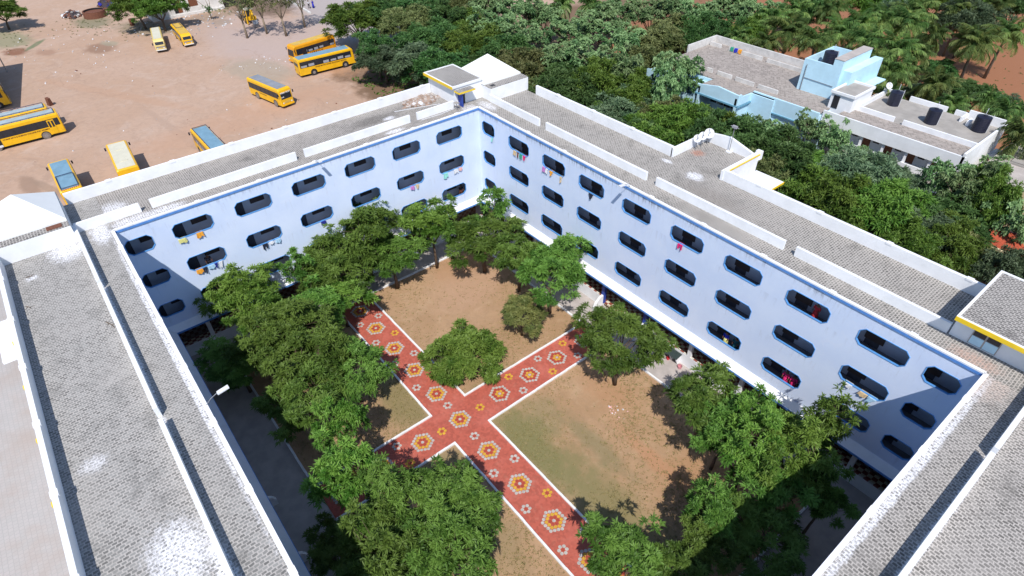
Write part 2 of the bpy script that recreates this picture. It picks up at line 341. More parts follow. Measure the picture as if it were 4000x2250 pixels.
def empty(name, loc, label=None, cat=None, group=None, rz=0.0):
    o = bpy.data.objects.new(name, None); C.objects.link(o); o.location = loc; o.rotation_euler = (0, 0, rz)
    o.empty_display_size = .3
    return tag(o, label, cat, group)
def copy_tree(o, parent=None):
    c = o.copy(); C.objects.link(c); c.parent = parent
    for ch in list(o.children): copy_tree(ch, c)
    return c
def structure(o): return tag(o, kind='structure')

A_, B_, H = 45.57, 33.12, 13.735      # courtyard length, courtyard depth, roof height
SUR = .004

# ------------------------------------------------------------------ the ground
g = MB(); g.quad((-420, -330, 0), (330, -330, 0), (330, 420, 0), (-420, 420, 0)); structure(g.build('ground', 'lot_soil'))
g = MB(); g.quad((-.1, -B_, SUR), (A_, -B_, SUR), (A_, .1, SUR), (-.1, .1, SUR)); structure(g.build('courtyard_walk', 'concrete_lt'))
g = MB(); g.quad((2.75, -29.45, 2 * SUR), (42.0, -29.45, 2 * SUR), (42.0, -3.15, 2 * SUR), (2.75, -3.15, 2 * SUR)); structure(g.build('courtyard_earth', 'lawn_soil'))
g = MB(); g.quad((-30, -70, SUR), (90, -70, SUR), (90, -40.2, SUR), (-30, -40.2, SUR)); structure(g.build('paved_yard', 'yard_slabs'))
# the cross of red paving with its inlaid flowers
PY, PX = -18.03, 20.71; HW = 1.56
g = MB(); z = 3 * SUR + .03
g.quad((2.75, PY - HW, z), (42, PY - HW, z), (42, PY + HW, z), (2.75, PY + HW, z))
g.quad((PX - HW, -29.45, z), (PX + HW, -29.45, z), (PX + HW, PY - HW, z), (PX - HW, PY - HW, z))
g.quad((PX - HW, PY + HW, z), (PX + HW, PY + HW, z), (PX + HW, -3.15, z), (PX - HW, -3.15, z))
def disc(g, x, y, r, m, zz):
    a0 = random.random(); g.quad(*[(x + r * math.cos(a0 + 2 * math.pi * k / 10), y + r * math.sin(a0 + 2 * math.pi * k / 10), zz) for k in range(10)], m=m)
PITCH = .262
def hexring(n):
    out = []
    if n == 0: return [(0, 0)]
    for k in range(6):
        a, b_ = math.pi / 3 * k, math.pi / 3 * (k + 1)
        for i in range(n):
            t = i / n; out.append((n * PITCH * (math.cos(a) * (1 - t) + math.cos(b_) * t), n * PITCH * (math.sin(a) * (1 - t) + math.sin(b_) * t)))
    return out
def rosette(x, y, cols, rot=.05):
    for n, m in enumerate(cols):
        if m is None: continue
        for dx, dy in hexring(n):
            c, s = math.cos(rot), math.sin(rot)
            disc(g, x + dx * c - dy * s, y + dx * s + dy * c, .122, m, z + SUR)
RS = [1, 3, 2, 1]          # white heart, red, yellow, white rim (material slots: 1 white 2 yellow 3 red)
RS2 = [1, 2, 3, 1]
for x in (4.3, 7.32, 10.64, 14.0, 17.4, 20.75, 24.5, 28.13, 31.77, 35.3, 38.9): rosette(x, PY - .02, RS)
for y in (-4.5, -7.74, -10.85, -14.06): rosette(PX, y, RS2)
for y in (-21.5, -24.93, -28.2): rosette(PX, y, RS)
for i, x in enumerate((5.99, 9.0, 12.3, 15.8, 19.0, 22.76, 26.28, 29.92, 33.65, 37.2)):
    if 18 < x < 24: continue
    rosette(x, PY + 1.0, [3, 1 if i % 2 == 0 else 2]); rosette(x, PY - .93, [3, 2 if i % 2 else 1] if i % 2 == 0 else [3, 1])
for (x, y, m) in ((19.0, PY, 1), (22.76, PY - .08, 1)): rosette(x, y, [3, m])
rosette(PX + .1, -16.13, [3, 2]); rosette(PX + .1, -19.8, [3, 2])
for i, y in enumerate((-6.2, -9.1, -12.35, -23.2, -26.6)):
    rosette(PX - .95, y, [3, 1 if i % 2 else 2]); rosette(PX + .97, y, [3, 2 if i % 2 else 1] if i != 2 else [3, 1])
structure(g.build('paved_path', ['red_paving', 'tile_white', 'tile_yellow', 'tile_red']))
# white kerbs round the beds and walks
g = MB(); K = .16; kh = .16; kz = 2 * SUR
def kerb(x0, y0, x1, y1):
    n = max(2, int(max(x1 - x0, y1 - y0) / .8)); hor = (x1 - x0) > (y1 - y0)
    for i in range(n):
        a, b_ = i / n, (i + 1) / n; j = random.uniform(-.012, .012); h = kh + random.uniform(-.02, .012)
        if hor: g.box(x0 + (x1 - x0) * a, y0 + j, kz, x0 + (x1 - x0) * b_, y1 + j, h)
        else: g.box(x0 + j, y0 + (y1 - y0) * a, kz, x1 + j, y0 + (y1 - y0) * b_, h)
for sx0, sx1 in ((2.6, PX - HW - K), (PX + HW + K, 42.0)):
    kerb(sx0, PY + HW, sx1, PY + HW + K); kerb(sx0, PY - HW - K, sx1, PY - HW)
    kerb(sx0, -3.15, sx1, -3.15 + K); kerb(sx0, -29.6, sx1, -29.6 + K)
for sy0, sy1 in ((-29.44, PY - HW), (PY + HW, -3.15)):
    kerb(PX - HW - K, sy0, PX - HW, sy1); kerb(PX + HW, sy0, PX + HW + K, sy1)
    kerb(2.6, sy0, 2.6 + K, sy1); kerb(41.9, sy0, 41.9 + K, sy1)
kerb(2.76, PY - HW, 2.76 + K, PY + HW)
structure(g.build('kerb', 'kerb_white'))
# road verges by the far trees
g = MB()
for (a, b_, w) in (((-89.6, 19.9), (-112, 21.2), .45), ((-82, 40.5), (-104, 41.5), .45)):
    d = Vector((b_[0] - a[0], b_[1] - a[1], 0)); n_ = Vector((-d.y, d.x, 0)).normalized() * w / 2
    for i in range(12):
        p = Vector((*a, 0)) + d * (i / 12); q = Vector((*a, 0)) + d * ((i + .96) / 12)
        g.v += [tuple(p - n_), tuple(q - n_), tuple(q + n_), tuple(p + n_)] + [tuple(v + Vector((0, 0, .35))) for v in (p - n_, q - n_, q + n_, p + n_)]
        k = len(g.v) - 8
        for f in ((4, 5, 6, 7), (0, 1, 5, 4), (1, 2, 6, 5), (2, 3, 7, 6), (3, 0, 4, 7)): g.f.append(tuple(k + j for j in f)); g.mi.append(0)
structure(g.build('road_kerb', 'wall_white_old'))

# ------------------------------------------------------------------ the hostel block round its courtyard
hostel = empty('hostel_building', (0, 0, 0), 'large four-sided white and pale blue hostel with tiled flat roofs round a planted courtyard', 'building')
BAYS_B = [1.5, 6.23, 11.17, 15.95, 21.03, 26.05, 30.93, 35.83, 40.72, 44.1]
WB = [2.0] + [3.02] * 8 + [1.85]
BAYS_A = [3.68, 8.55, 13.41, 18.35, 23.23, 28.08, 32.0]
WA = [3.02] * 6 + [1.95]
ZC = [11.94, 8.74, 5.54]
def octo(sc, zc, w, h, c):
    x, y = w / 2, h / 2
    return [(sc - x + c, zc - y), (sc + x - c, zc - y), (sc + x, zc - y + c), (sc + x, zc + y - c), (sc + x - c, zc + y), (sc - x + c, zc + y), (sc - x, zc + y - c), (sc - x, zc - y + c)]
def facade(name, T, L, bays, widths, mat, wallname, gap, vent, par_mat='wall_white'):
    holes = []
    for s_, w in zip(bays, widths):
        for zc in ZC: holes.append(octo(s_, zc, w - .05, 1.29, .283))
    outer = [(0.0, 3.78), (L, 3.78), (L, H - .02), (0.0, H - .02)]
    loops = [[Vector((p[0], p[1], 0)) for p in outer]] + [[Vector((p[0], p[1], 0)) for p in h] for h in holes]
    tris = tessellate_polygon(loops); flat = [p for l in loops for p in l]
    g = MB()
    for d in (0.0, .10):
        i = len(g.v); g.v += [tuple(T(p.x, d, p.y)) for p in flat]
        for t in tris: g.f.append(tuple(i + k for k in t)); g.mi.append(0)
    for h in holes:
        for k in range(8):
            a, b_ = h[k], h[(k + 1) % 8]; g.quad(T(a[0], 0, a[1]), T(b_[0], 0, b_[1]), T(b_[0], .10, b_[1]), T(a[0], .10, a[1]))
    g.quad(T(0, 0, 3.78), T(L, 0, 3.78), T(L, .2, 3.78), T(0, .2, 3.78))
    w_ = g.build(wallname, mat, hostel)
    for s_, w in zip(bays, widths):
        for zc in ZC:
            fr = MB(); o_ = octo(s_, zc, w + .02, 1.355, .305); i_ = octo(s_, zc, w - .07, 1.27, .28)
            for k in range(8):
                k2 = (k + 1) % 8
                fr.quad(T(o_[k][0], -.03, o_[k][1]), T(o_[k2][0], -.03, o_[k2][1]), T(i_[k2][0], -.03, i_[k2][1]), T(i_[k][0], -.03, i_[k][1]), m=0)
                fr.quad(T(o_[k][0], -.03, o_[k][1]), T(o_[k2][0], -.03, o_[k2][1]), T(o_[k2][0], .0, o_[k2][1]), T(o_[k][0], .0, o_[k][1]), m=1)
                fr.quad(T(i_[k][0], -.03, i_[k][1]), T(i_[k2][0], -.03, i_[k2][1]), T(i_[k2][0], .11, i_[k2][1]), T(i_[k][0], .11, i_[k][1]), m=1)
            fr.build('window', ['frame_face', 'frame_blue'], hostel)
    # blue band, white cap with small spouts
    MB().box(0, -.075, H - .20, L, 0, H - .021, T=T).build('eaves_band', 'blue_trim', hostel)
    cp = MB(); cp.box(0, -.07, H - .02, L, .15, H + .08, T=T)
    k = 2.4
    while k < L - 1: cp.box(k, -.09, H - .015, k + .4, .22, H + .11, T=T); k += 4.9
    cp.build('roof_cap', 'wall_white', hostel)
    # sunshade over the arcade
    MB().prism([(0, 3.86), (-.6, 3.42), (-.6, 3.30), (0, 3.66)], 0, L, T).build('sunshade', 'wall_white', hostel)
    MB().box(0, -.635, 3.27, L, -.602, 3.44, T=T).build('sunshade_edge', 'blue_trim', hostel)
    # arcade: parapet, pillars
    a, b_ = gap
    for s0, s1 in ((0.2, a), (b_, L - .2)): MB().box(s0, 0, 0, s1, .2, 1.2, T=T).build('arcade_wall', par_mat, hostel)
    st = MB()
    for s0, s1 in ((0.2, a), (b_, L - .2)):
        if s1 > s0: st.box(s0, .205, .9, s1, .215, 1.2, T=T); st.box(s0, .02, 1.2, s1, .2, 1.225, T=T)
    st.build('arcade_sill', 'sill_tiles', hostel)
    if b_ > a:
        sp = MB(); sp.box(a, -.7, 0, b_, -.35, .17, T=T); sp.box(a, -.35, 0, b_, 0, .34, T=T); sp.build('entrance_step', 'concrete_lt', hostel)
        for s0 in (a - .25, b_): MB().prism([(-1.1, 0), (-1.1, .5), (-.9, .9), (-.4, 1.35), (0, 1.45), (0, 0)], s0, s0 + .24, T).build('stair_cheek', 'wall_white', hostel)
    mids = [(bays[i] + bays[i + 1]) / 2 for i in range(len(bays) - 1)]
    for m_ in mids:
        blue = abs(m_ - a) < .8 or abs(m_ - b_) < .8
        p = MB(); p.box(m_ - .17, .0, 1.2 if not blue else .5, m_ + .17, .3, 3.66, T=T)
        p.prism([(0, 2.6), (-.3, 3.40), (0, 3.6)], m_ - .13, m_ + .13, T)
        p.build('pillar', 'deep_blue' if blue else 'wall_white', hostel)
    # corridor floors and the room wall behind with its doors and vents
    fl = MB()
    for zf in (10.3, 7.1, 3.9): fl.box(0 if L < 40 else -.0, .2, zf - .16, L, 1.64, zf, T=T)
    fl.build('corridor_floor', 'slab_dark', hostel)
    MB().box(.0, .2, .3, L, 1.64, .5, T=T).build('arcade_floor', 'corridor_tiles', hostel)
    MB().box(.0, 1.625, .5, L, 1.645, 2.4, T=T).build('arcade_dado', 'dado_tiles_shaded', hostel)
    if name in 'AB':
        for s_ in bays:
            for zf in (10.3, 7.1, 3.9):
                q = s_ - vent * (-1.0 if name == 'B' else 1.0) * -.95
                MB().box(q - .45, 1.60, zf, q + .45, 1.66, zf + 2.0, T=T).build('room_door', 'door_dark', hostel)
                c = s_ + (-.9 if name == 'B' else -.75); MB().box(c - .6, 1.59, zf + (.45 if name == 'B' else .9), c + .6, 1.66, zf + 2.1, T=T).build('room_window', 'shutter', hostel)
TB = lambda s, d, z: (s, d, z)
TA = lambda s, d, z: (-d, -s, z)
TD = lambda s, d, z: (s, -B_ - d, z)
TE = lambda s, d, z: (A_ + d, -s, z)
facade('B', TB, A_, BAYS_B, WB, 'facade_B', 'back_wall', (18.6, 23.4), 1)
facade('A', TA, B_, BAYS_A, WA, 'facade_A', 'left_wall', (16.1, 20.4), 1)
facade('D', TD, A_, BAYS_B, WB, 'facade_B', 'near_wall', (18.6, 23.4), 1)
facade('E', TE, B_, BAYS_A, WA, 'facade_A', 'right_wall', (16.1, 20.4), 1)
# room blocks (corridor wall inside, outer wall outside)
rb = MB()
rb.box(-6.35, -34.9, 0, -1.65, 1.65, H - .16); rb.box(-6.35, 1.65, 0, 52.3, 6.4, H - .16)
rb.box(-6.35, -39.95, 0, 52.3, -34.9, H - .16); rb.box(47.4, -34.9, 0, 52.3, 1.65, H - .16)
rb.box(18.95, 6.4, 0, 23.95, 11.2, H - .16)
rb.build('room_wall', 'room_wall', hostel)
def sheet(name, mat, x0, y0, x1, y1, z=H): MB().box(x0, y0, z - .16, x1, y1, z, 0).build(name, mat, hostel)
sheet('roof', 'roof_A', -6.35, -B_, -.01, -.0); sheet('roof', 'roof_B', -6.35, 0.0, 52.3, 6.4)
sheet('roof', 'roof_D', -6.35, -39.95, 52.3, -B_); sheet('roof', 'roof_E', A_ + .01, -B_, 52.3, 0)
sheet('roof', 'roof_B', 18.95, 6.4, 23.95, 11.2)
# outer parapets
pp = MB(); PH = .92
def para(x0, y0, x1, y1, h=PH, z=H, m=0, notch=True):
    pp.box(x0, y0, z, x1, y1, z + h, m)
    L = max(x1 - x0, y1 - y0); k = 3.0
    while notch and k < L - 1:
        if x1 - x0 > y1 - y0: pp.box(x0 + k, y0 - .03, z + h - .1, x0 + k + .4, y1 + .05, z + h + .035, m)
        else: pp.box(x0 - .05, y0 + k, z + h - .1, x1 + .03, y0 + k + .4, z + h + .035, m)
        k += 4.9
para(-6.47, -35.0, -6.25, -1.5); para(1.3, 6.35, 18.95, 6.57); para(24.05, 6.35, 43.2, 6.57)
para(-.3, -40.1, 34, -39.85); para(34, -40.1, 52.4, -39.85); para(52.2, -39.85, 52.4, 6.4)
pp.build('parapet', 'wall_white', hostel)
# low walls in the middle of the roofs
def low(x0, y0, x1, y1, h=.72): MB().box(x0, y0, H, x1, y1, H + h).build('roof_wall', 'wall_white', hostel)
for a, b_ in ((-35.2, -30.8), (-30.05, -18.3), (-17.55, -6.94), (-6.15, -1.9)): low(-1.62, a, -1.42, b_)
for a, b_ in ((-.4, 7.15), (8.1, 20.2), (21.2, 32.4), (33.25, 42.9)): low(a, 1.68, b_, 1.88)
for a, b_ in ((-1.4, 6.75), (7.15, 20.1), (20.95, 47.4)): low(a, -35.3, b_, -35.08)
for a, b_ in ((-5.55, 1.0), (-34.8, -5.95)): low(47.65, a, 47.87, b_, .8)
# projecting bay with a gabled parapet and a canopy below
by = MB()
by.prism([(6.35, 0), (11.2, 0), (11.2, .8), (6.35, .8)], 18.85, 19.07, lambda s, d, z: (s, d, H + z))
i = len(by.v)
gp = [(18.85, 0), (24.1, 0), (24.1, .42), (21.25, 1.15), (20.15, .98), (19.07, .80), (18.85, .80)]
by.prism([(p[0], p[1]) for p in gp], 11.0, 11.22, lambda s, d, z: (d, s, H + z + .001))
by.box(23.88, 6.3, H, 24.12, 11.3, H + .82); by.box(23.7, 11.24, H + .1, 24.2, 11.6, H + .83)
by.build('bay_parapet', 'wall_white', hostel)
MB().box(24.12, 6.6, H + .55, 24.17, 11.3, H + .66).build('bay_trim', 'yellow_trim', hostel)
bo = MB(); bo.box(23.95, 6.4, 0, 24.12, 11.2, H + .0); bo.build('bay_side_wall', 'wall_white', hostel)
cn = MB(); cn.box(23.2, 11.2, H - 2.05, 25.9, 13.2, H - 1.95); cn.box(24.12, 7.0, H - 2.05, 25.9, 11.2, H - 1.95); c_ = cn.build('canopy', 'wall_white', hostel)
MB().box(24.12, 6.95, H - 2.12, 25.95, 6.999, H - 1.93).box(25.901, 7.0, H - 2.12, 25.95, 13.2, H - 1.93).build('canopy_trim', 'yellow_trim', c_)

def stair_room(x0, y0, x1, y1, h, trims, over, mat='roof_plain', name='stair_room'):
    """walls; flat tiled roof with raised white rim and yellow fascia"""
    w = MB().box(x0, y0, H, x1, y1, H + h - .22).build(name, 'wall_white', hostel)
    ox0, oy0, ox1, oy1 = x0 - over[0], y0 - over[1], x1 + over[2], y1 + over[3]
    r = MB(); r.box(ox0 + .14, oy0 + .14, H + h - .22, ox1 - .14, oy1 - .14, H + h - .06, 0)
    rim = [(ox0, oy0, ox1, oy0 + .14), (ox0, oy1 - .14, ox1, oy1), (ox0, oy0 + .14, ox0 + .14, oy1 - .14), (ox1 - .14, oy0 + .14, ox1, oy1 - .14)]
    for q in rim: r.box(q[0], q[1], H + h - .22, q[2], q[3], H + h, 1)
    ro = r.build('stair_roof', [mat, 'wall_white'], w)
    t = MB()
    if 'y-' in trims: t.box(ox0, oy0 - .03, H + h - .30, ox1, oy0 - .001, H + h - .03)
    if 'x-' in trims: t.box(ox0 - .03, oy0 - .03, H + h - .30, ox0 - .001, oy1, H + h - .03)
    if trims: t.build('fascia', 'yellow_trim', w)
    return w
s1 = stair_room(-6.6, -1.45, -1.75, 1.75, 2.0, ('y-', 'x-'), (.25, .35, .1, .1))
c_ = MB().box(-1.65, -1.62, H + 1.52, -.8, .28, H + 1.60).build('door_canopy', 'roof_plain', s1)
MB().box(-.799, -1.65, H + 1.46, -.77, .30, H + 1.62).box(-1.65, -1.65, H + 1.46, -.8, -1.622, H + 1.62).build('canopy_trim', 'yellow_trim', c_)
d_ = MB().box(-1.748, -1.15, H + .02, -1.72, -.35, H + 1.45).build('doorway', 'dark_opening', s1)
MB().box(-1.72, -1.18, H + .02, -.95, -1.12, H + 1.42).build('door', 'deep_blue', s1)
MB().box(-1.719, -.85, H + .95, -1.70, -.40, H + 1.35).build('window_pane', 'light_blue', s1)
s2 = stair_room(43.0, 1.75, 52.0, 6.7, 2.0, ('y-',), (.0, 1.0, .1, .25))
wn = MB().box(43.95, 1.70, H + .1, 45.35, 1.748, H + 1.35).build('window', 'metal_grey', s2)
for q, (a, b_) in enumerate(((44.0, 44.6), (44.68, 45.3))):
    MB().box(a, 1.68, H + .72, b_, 1.699, H + 1.3).build('pane', 'dark_glass', wn); MB().box(a, 1.68, H + .14, b_, 1.699, H + .68).build('pane', 'light_blue', wn)
def pyramid_block(x0, y0, x1, y1, px0, py0, px1, py1, h, ph, name):
    w = MB(); w.box(x0, y0, H, x1, y1, H + h - .08); wo = w.build(name, 'wall_white', hostel)
    MB().box(x0 + .02, y0 + .02, H + h - .08, x1 - .02, y1 - .02, H + h).build('block_roof', 'roof_plain', wo)
    p = MB(); cx, cy = (px0 + px1) / 2, (py0 + py1) / 2; z0, z1 = H + h + .02, H + h + .14
    p.box(px0, py0, z0 - .02, px1, py1, z1)
    for a, b_ in (((px0, py0), (px1, py0)), ((px1, py0), (px1, py1)), ((px1, py1), (px0, py1)), ((px0, py1), (px0, py0))):
        p.quad((a[0], a[1], z1 + .001), (b_[0], b_[1], z1 + .001), (cx, cy, H + ph))
    p.build('hip_roof', 'hip_white', wo); return wo
bk = pyramid_block(-6.3, 1.76, -.22, 6.6, -6.1, 1.72, -1.3, 6.5, 1.38, 3.35, 'tank_room')
MB().box(-.95, 2.15, H + 1.37, -.5, 2.65, H + 1.384).build('hatch', 'dark_opening', bk)
lb = pyramid_block(-6.2, -39.9, -.3, -35.32, -5.9, -39.9, -1.05, -35.35, 1.36, 3.25, 'tank_room')
MB().box(-.95, -36.7, H + 1.37, -.40, -35.75, H + 1.40).build('hatch', 'rust', lb)
# canopies and drain spouts on the outer face of the near wing
MB().box(3.4, -41.6, 11.9, 7.85, -40.1, 12.05).build('canopy', 'wall_white', hostel)
for x in (9.3, 13.6, 18.0, 22.4, 26.8): MB().box(x, -40.3, H + .30, x + .28, -40.102, H + .42).build('drain_spout', 'yellow_trim', hostel)

# ------------------------------------------------------------------ things on the roof
def floodlight(T, s, label, yaw=0.0, side=0.0):
    p = T(s, .05, H + .1); r = empty('floodlight', p, label, 'lamp', 'floodlights on the roof edge')
    a = Vector(T(0, 0, 0)); out = (Vector(T(0, -1, 0)) - a).normalized(); al = (Vector(T(1, 0, 0)) - a).normalized()
    tip = out * .75 + Vector((0, 0, .42)) + al * side
    MB().tube([(0, 0, -.08), tuple(tip * .5 + Vector((0, 0, .05))), tuple(tip)], .022, 6).build('pole', 'metal_grey', r)
    h = MB(); ax = (out + al * side).normalized(); sd = ax.cross(Vector((0, 0, 1))).normalized(); up = sd.cross(ax)
    up = Vector((0, 0, 1)); c0 = tip; 
    pts = [c0 - sd * .13, c0 + sd * .13, c0 + sd * .13 + ax * .62 + up * .10, c0 - sd * .13 + ax * .62 + up * .10]
    lo = [q - Vector((0, 0, .07)) for q in pts]; h.v = [tuple(q) for q in pts + lo]
    h.f = [(0, 1, 2, 3), (7, 6, 5, 4), (0, 4, 5, 1), (1, 5, 6, 2), (2, 6, 7, 3), (3, 7, 4, 0)]; h.mi = [0] * 6
    h.build('lamp_head', 'c_white', r); return r
floodlight(TD, 20.9, 'white floodlight on a thin pole leaning from the near left roof edge', side=0.0)
floodlight(TA, 17.3, 'small floodlight over the left courtyard wall, shading the fourth window'); floodlight(TB, 20.1, 'small floodlight over the right courtyard wall, above the fifth window')
def dish(loc, r, yaw, tilt, label, grp=None):
    e = empty('satellite_dish', loc, label, 'satellite dish', grp, yaw)
    g = MB(); n, k = 20, 4; rot = Euler((0, tilt, 0)).to_matrix()
    rings = []
    for j in range(k + 1):
        t = j / k; rr = r * t; zz = .22 * r * t * t
        for a in range(n):
            v = rot @ Vector((math.cos(2 * math.pi * a / n) * rr, math.sin(2 * math.pi * a / n) * rr, zz)); g.v.append((v.x, v.y, v.z + 1.0))
    for j in range(k):
        for a in range(n): g.f.append((j * n + a, j * n + (a + 1) % n, (j + 1) * n + (a + 1) % n, (j + 1) * n + a)); g.mi.append(0)
    g.build('dish', 'c_white', e, True)
    tip = rot @ Vector((0, 0, r * .9)); b0 = rot @ Vector((-r * .9, 0, .2 * r))
    MB().tube([(b0.x, b0.y, b0.z + 1), (tip.x, tip.y, tip.z + 1)], .018, 5).build('feed_arm', 'metal_grey', e)
    MB().tube([(tip.x, tip.y, tip.z + .95), (tip.x, tip.y, tip.z + 1.06)], .05, 8).build('receiver', 'c_grey', e)
    MB().tube([(0, 0, 0), (0, 0, 1.0)], .035, 8).tube([(0, 0, .02), (.3, .0, .02)], .02, 5).tube([(-.2, .25, .02), (0, 0, .5)], .015, 5).tube([(-.2, -.25, .02), (0, 0, .5)], .015, 5).build('mast', 'metal_grey', e)
    return e
for (x, y, r, l) in ((19.4, 9.0, .34, 'smallest satellite dish on the roof bay, left of the row of three'), (19.4, 9.75, .35, 'middle satellite dish of three on the roof bay'), (19.45, 10.55, .43, 'largest satellite dish of three, in the far corner of the roof bay')):
    dish((x, y, H), r, R(-45), R(58), l, 'dishes on the roof bay')
e = empty('antenna_pole', (21.6, 10.75, H), 'thin grey aerial pole with a small box, standing at the gabled parapet', 'antenna')
MB().tube([(0, 0, 0), (0, 0, 2.3)], .03, 6).build('pole', 'metal_grey', e); MB().box(-.22, -.1, 2.2, .22, .1, 2.4).box(-.4, -.02, 2.28, .4, .02, 2.32).build('head', 'c_grey', e); MB().box(-.2, -.2, 0, .2, .2, .12).build('base', 'wall_white', e)
e = empty('stand', (-1.05, -1.85, H), 'small grey wooden stand beside the stair room door', 'stand', rz=.2)
for sx in (-.2, .2):
    for sy in (-.17, .17): MB().tube([(sx * 1.1, sy * 1.1, 0), (sx, sy, .62)], .025, 5).build('leg', 'metal_grey', e)
MB().box(-.24, -.2, .62, .24, .2, .66).build('top', 'concrete', e); MB().box(-.2, -.185, .2, .2, -.155, .24).box(-.2, .155, .2, .2, .185, .24).build('rail', 'metal_grey', e)
def pipe(pts, label):
    tag(MB().tube(pts, .03, 6).build('pipe', 'c_white'), label, 'pipe', 'loose white pipes on the roof')
pipe([(-4.5, -6.9, H + .03), (-3.9, -4.8, H + .03), (-3.1, -2.5, H + .05)], 'long white pipe lying beside the rubble on the roof')
pipe([(-1.15, -5.9, H + .03), (-1.05, -3.8, H + .03), (-1.25, -1.9, H + .04)], 'white pipe lying in front of the low roof wall near the stair room')
# rubble heap
def rubble(name, cx, cy, z, rx, ry, h, n, mats, label, cat='rubble', smin=.05, smax=.16, base=True):
    g = MB(); 
    if base:
        m = 14; rings = [(1.0, 0), (.75, .35), (.45, .8), (.1, 1.0)]; i0 = len(g.v)
        for (t, hh) in rings:
            for a in range(m):
                w = 1 + .25 * math.sin(a * 2.3 + cx) * t; g.v.append((cx + rx * t * w * math.cos(2 * math.pi * a / m), cy + ry * t * w * math.sin(2 * math.pi * a / m), z + .006 + h * hh * random.uniform(.85, 1.1)))
        for j in range(3):
            for a in range(m): g.f.append((i0 + j * m + a, i0 + j * m + (a + 1) % m, i0 + (j + 1) * m + (a + 1) % m, i0 + (j + 1) * m + a)); g.mi.append(0)
        g.f.append(tuple(i0 + 3 * m + a for a in range(m))); g.mi.append(0)
    for _ in range(n):
        a = random.uniform(0, 6.28); t = math.sqrt(random.random()); x, y = cx + rx * t * math.cos(a), cy + ry * t * math.sin(a)
        s_ = random.uniform(smin, smax); zz = z + h * max(0, (1 - t)) * .9
        rot = Euler((random.uniform(-.6, .6), random.uniform(-.6, .6), random.uniform(0, 3))).to_matrix()
        g.box(-s_, -s_ * .7, -s_ * .4, s_, s_ * .7, s_ * .5, random.randrange(len(mats)), T=lambda X, Y, Z: tuple(rot @ Vector((X, Y, Z)) + Vector((x, y, zz + s_ * .4))))
    return tag(g.build(name, mats), label, cat, kind='stuff')
soil('rubble_soil', (.30, .20, .15), (.36, .27, .22), (.24, .15, .11), 4)
rubble('rubble', -5.0, -3.5, H, 1.15, 2.1, .35, 160, ['rubble_soil', 'rubble_soil', 'concrete_lt', 'concrete_lt'], 'heap of brown earth and building rubble on the roof by the stair room')
for (x, y, s_, l) in ((-4.55, -4.6, .3, 'crumpled white sack at the left of the roof rubble heap'), (-4.3, -4.0, .36, 'larger crumpled white sack in the middle of the roof rubble heap'), (-5.4, -3.2, .22, 'small white sack at the back of the roof rubble heap')):
    g = MB(); n = 10
    for j in range(5):
        for a in range(n):
            t = [1, 1.05, .8, .45, .12][j]; w = random.uniform(.8, 1.15); g.v.append((x + s_ * t * w * math.cos(.628 * a), y + s_ * .7 * t * w * math.sin(.628 * a), H + .1 + s_ * .8 * j / 4 * random.uniform(.9, 1.1)))
    for j in range(4):
        for a in range(n): g.f.append((j * n + a, j * n + (a + 1) % n, (j + 1) * n + (a + 1) % n, (j + 1) * n + a)); g.mi.append(0)
    g.f.append(tuple(40 + a for a in range(n))); g.mi.append(0)
    tag(g.build('sack', 'c_white'), l, 'sack', 'sacks on the rubble heap')

# ------------------------------------------------------------------ wash trough and buckets in the courtyard
e = empty('wash_trough', (24.7, 0, 0), 'long sloping black stone wash trough on white brackets against the right wall', 'wash trough')
MB().prism([(-.02, 1.02), (-.75, .86), (-.75, .80), (-.02, .96)], 0, 3.2, lambda s, d, z: (s, d, z)).build('counter', 'granite', e)
for s_ in (0.05, .85, 1.65, 2.45, 3.05): MB().prism([(-.02, .0), (-.02, .93), (-.74, .78), (-.35, 0)], s_, s_ + .1, lambda s, d, z: (s, d, z)).build('bracket', 'wall_white', e)
def bucket(x, y, r, h, mat, label):
    g = MB(); g.tube([(0, 0, 0), (0, 0, h)], [r * .8, r], 14, cap=False); g.quad(*[(r * .8 * math.cos(k * .449), r * .8 * math.sin(k * .449), .02) for k in range(14)])
    b = empty('bucket', (x, y, SUR), label, 'bucket'); g.build('body', mat, b); MB().tube([(r * math.cos(t), 0, h + r * .7 * math.sin(t)) for t in [i * math.pi / 8 for i in range(9)]], .008, 4).build('handle', 'metal_grey', b)
bucket(28.25, -.55, .2, .3, 'pink_bucket', 'round pink bucket standing at the right end of the wash trough')
bucket(26.95, -.5, .15, .26, 'c_red', 'small red bucket under the wash trough between its brackets')
# litter by the big tree
tag(rubble('litter', 28.2, -8.0, 2 * SUR, 1.0, .7, .0, 22, ['c_white', 'c_pink'], 'scraps of white paper on the earth near the tree', 'litter', .03, .07, False), 'scraps of white paper on the courtyard earth near the forked tree')

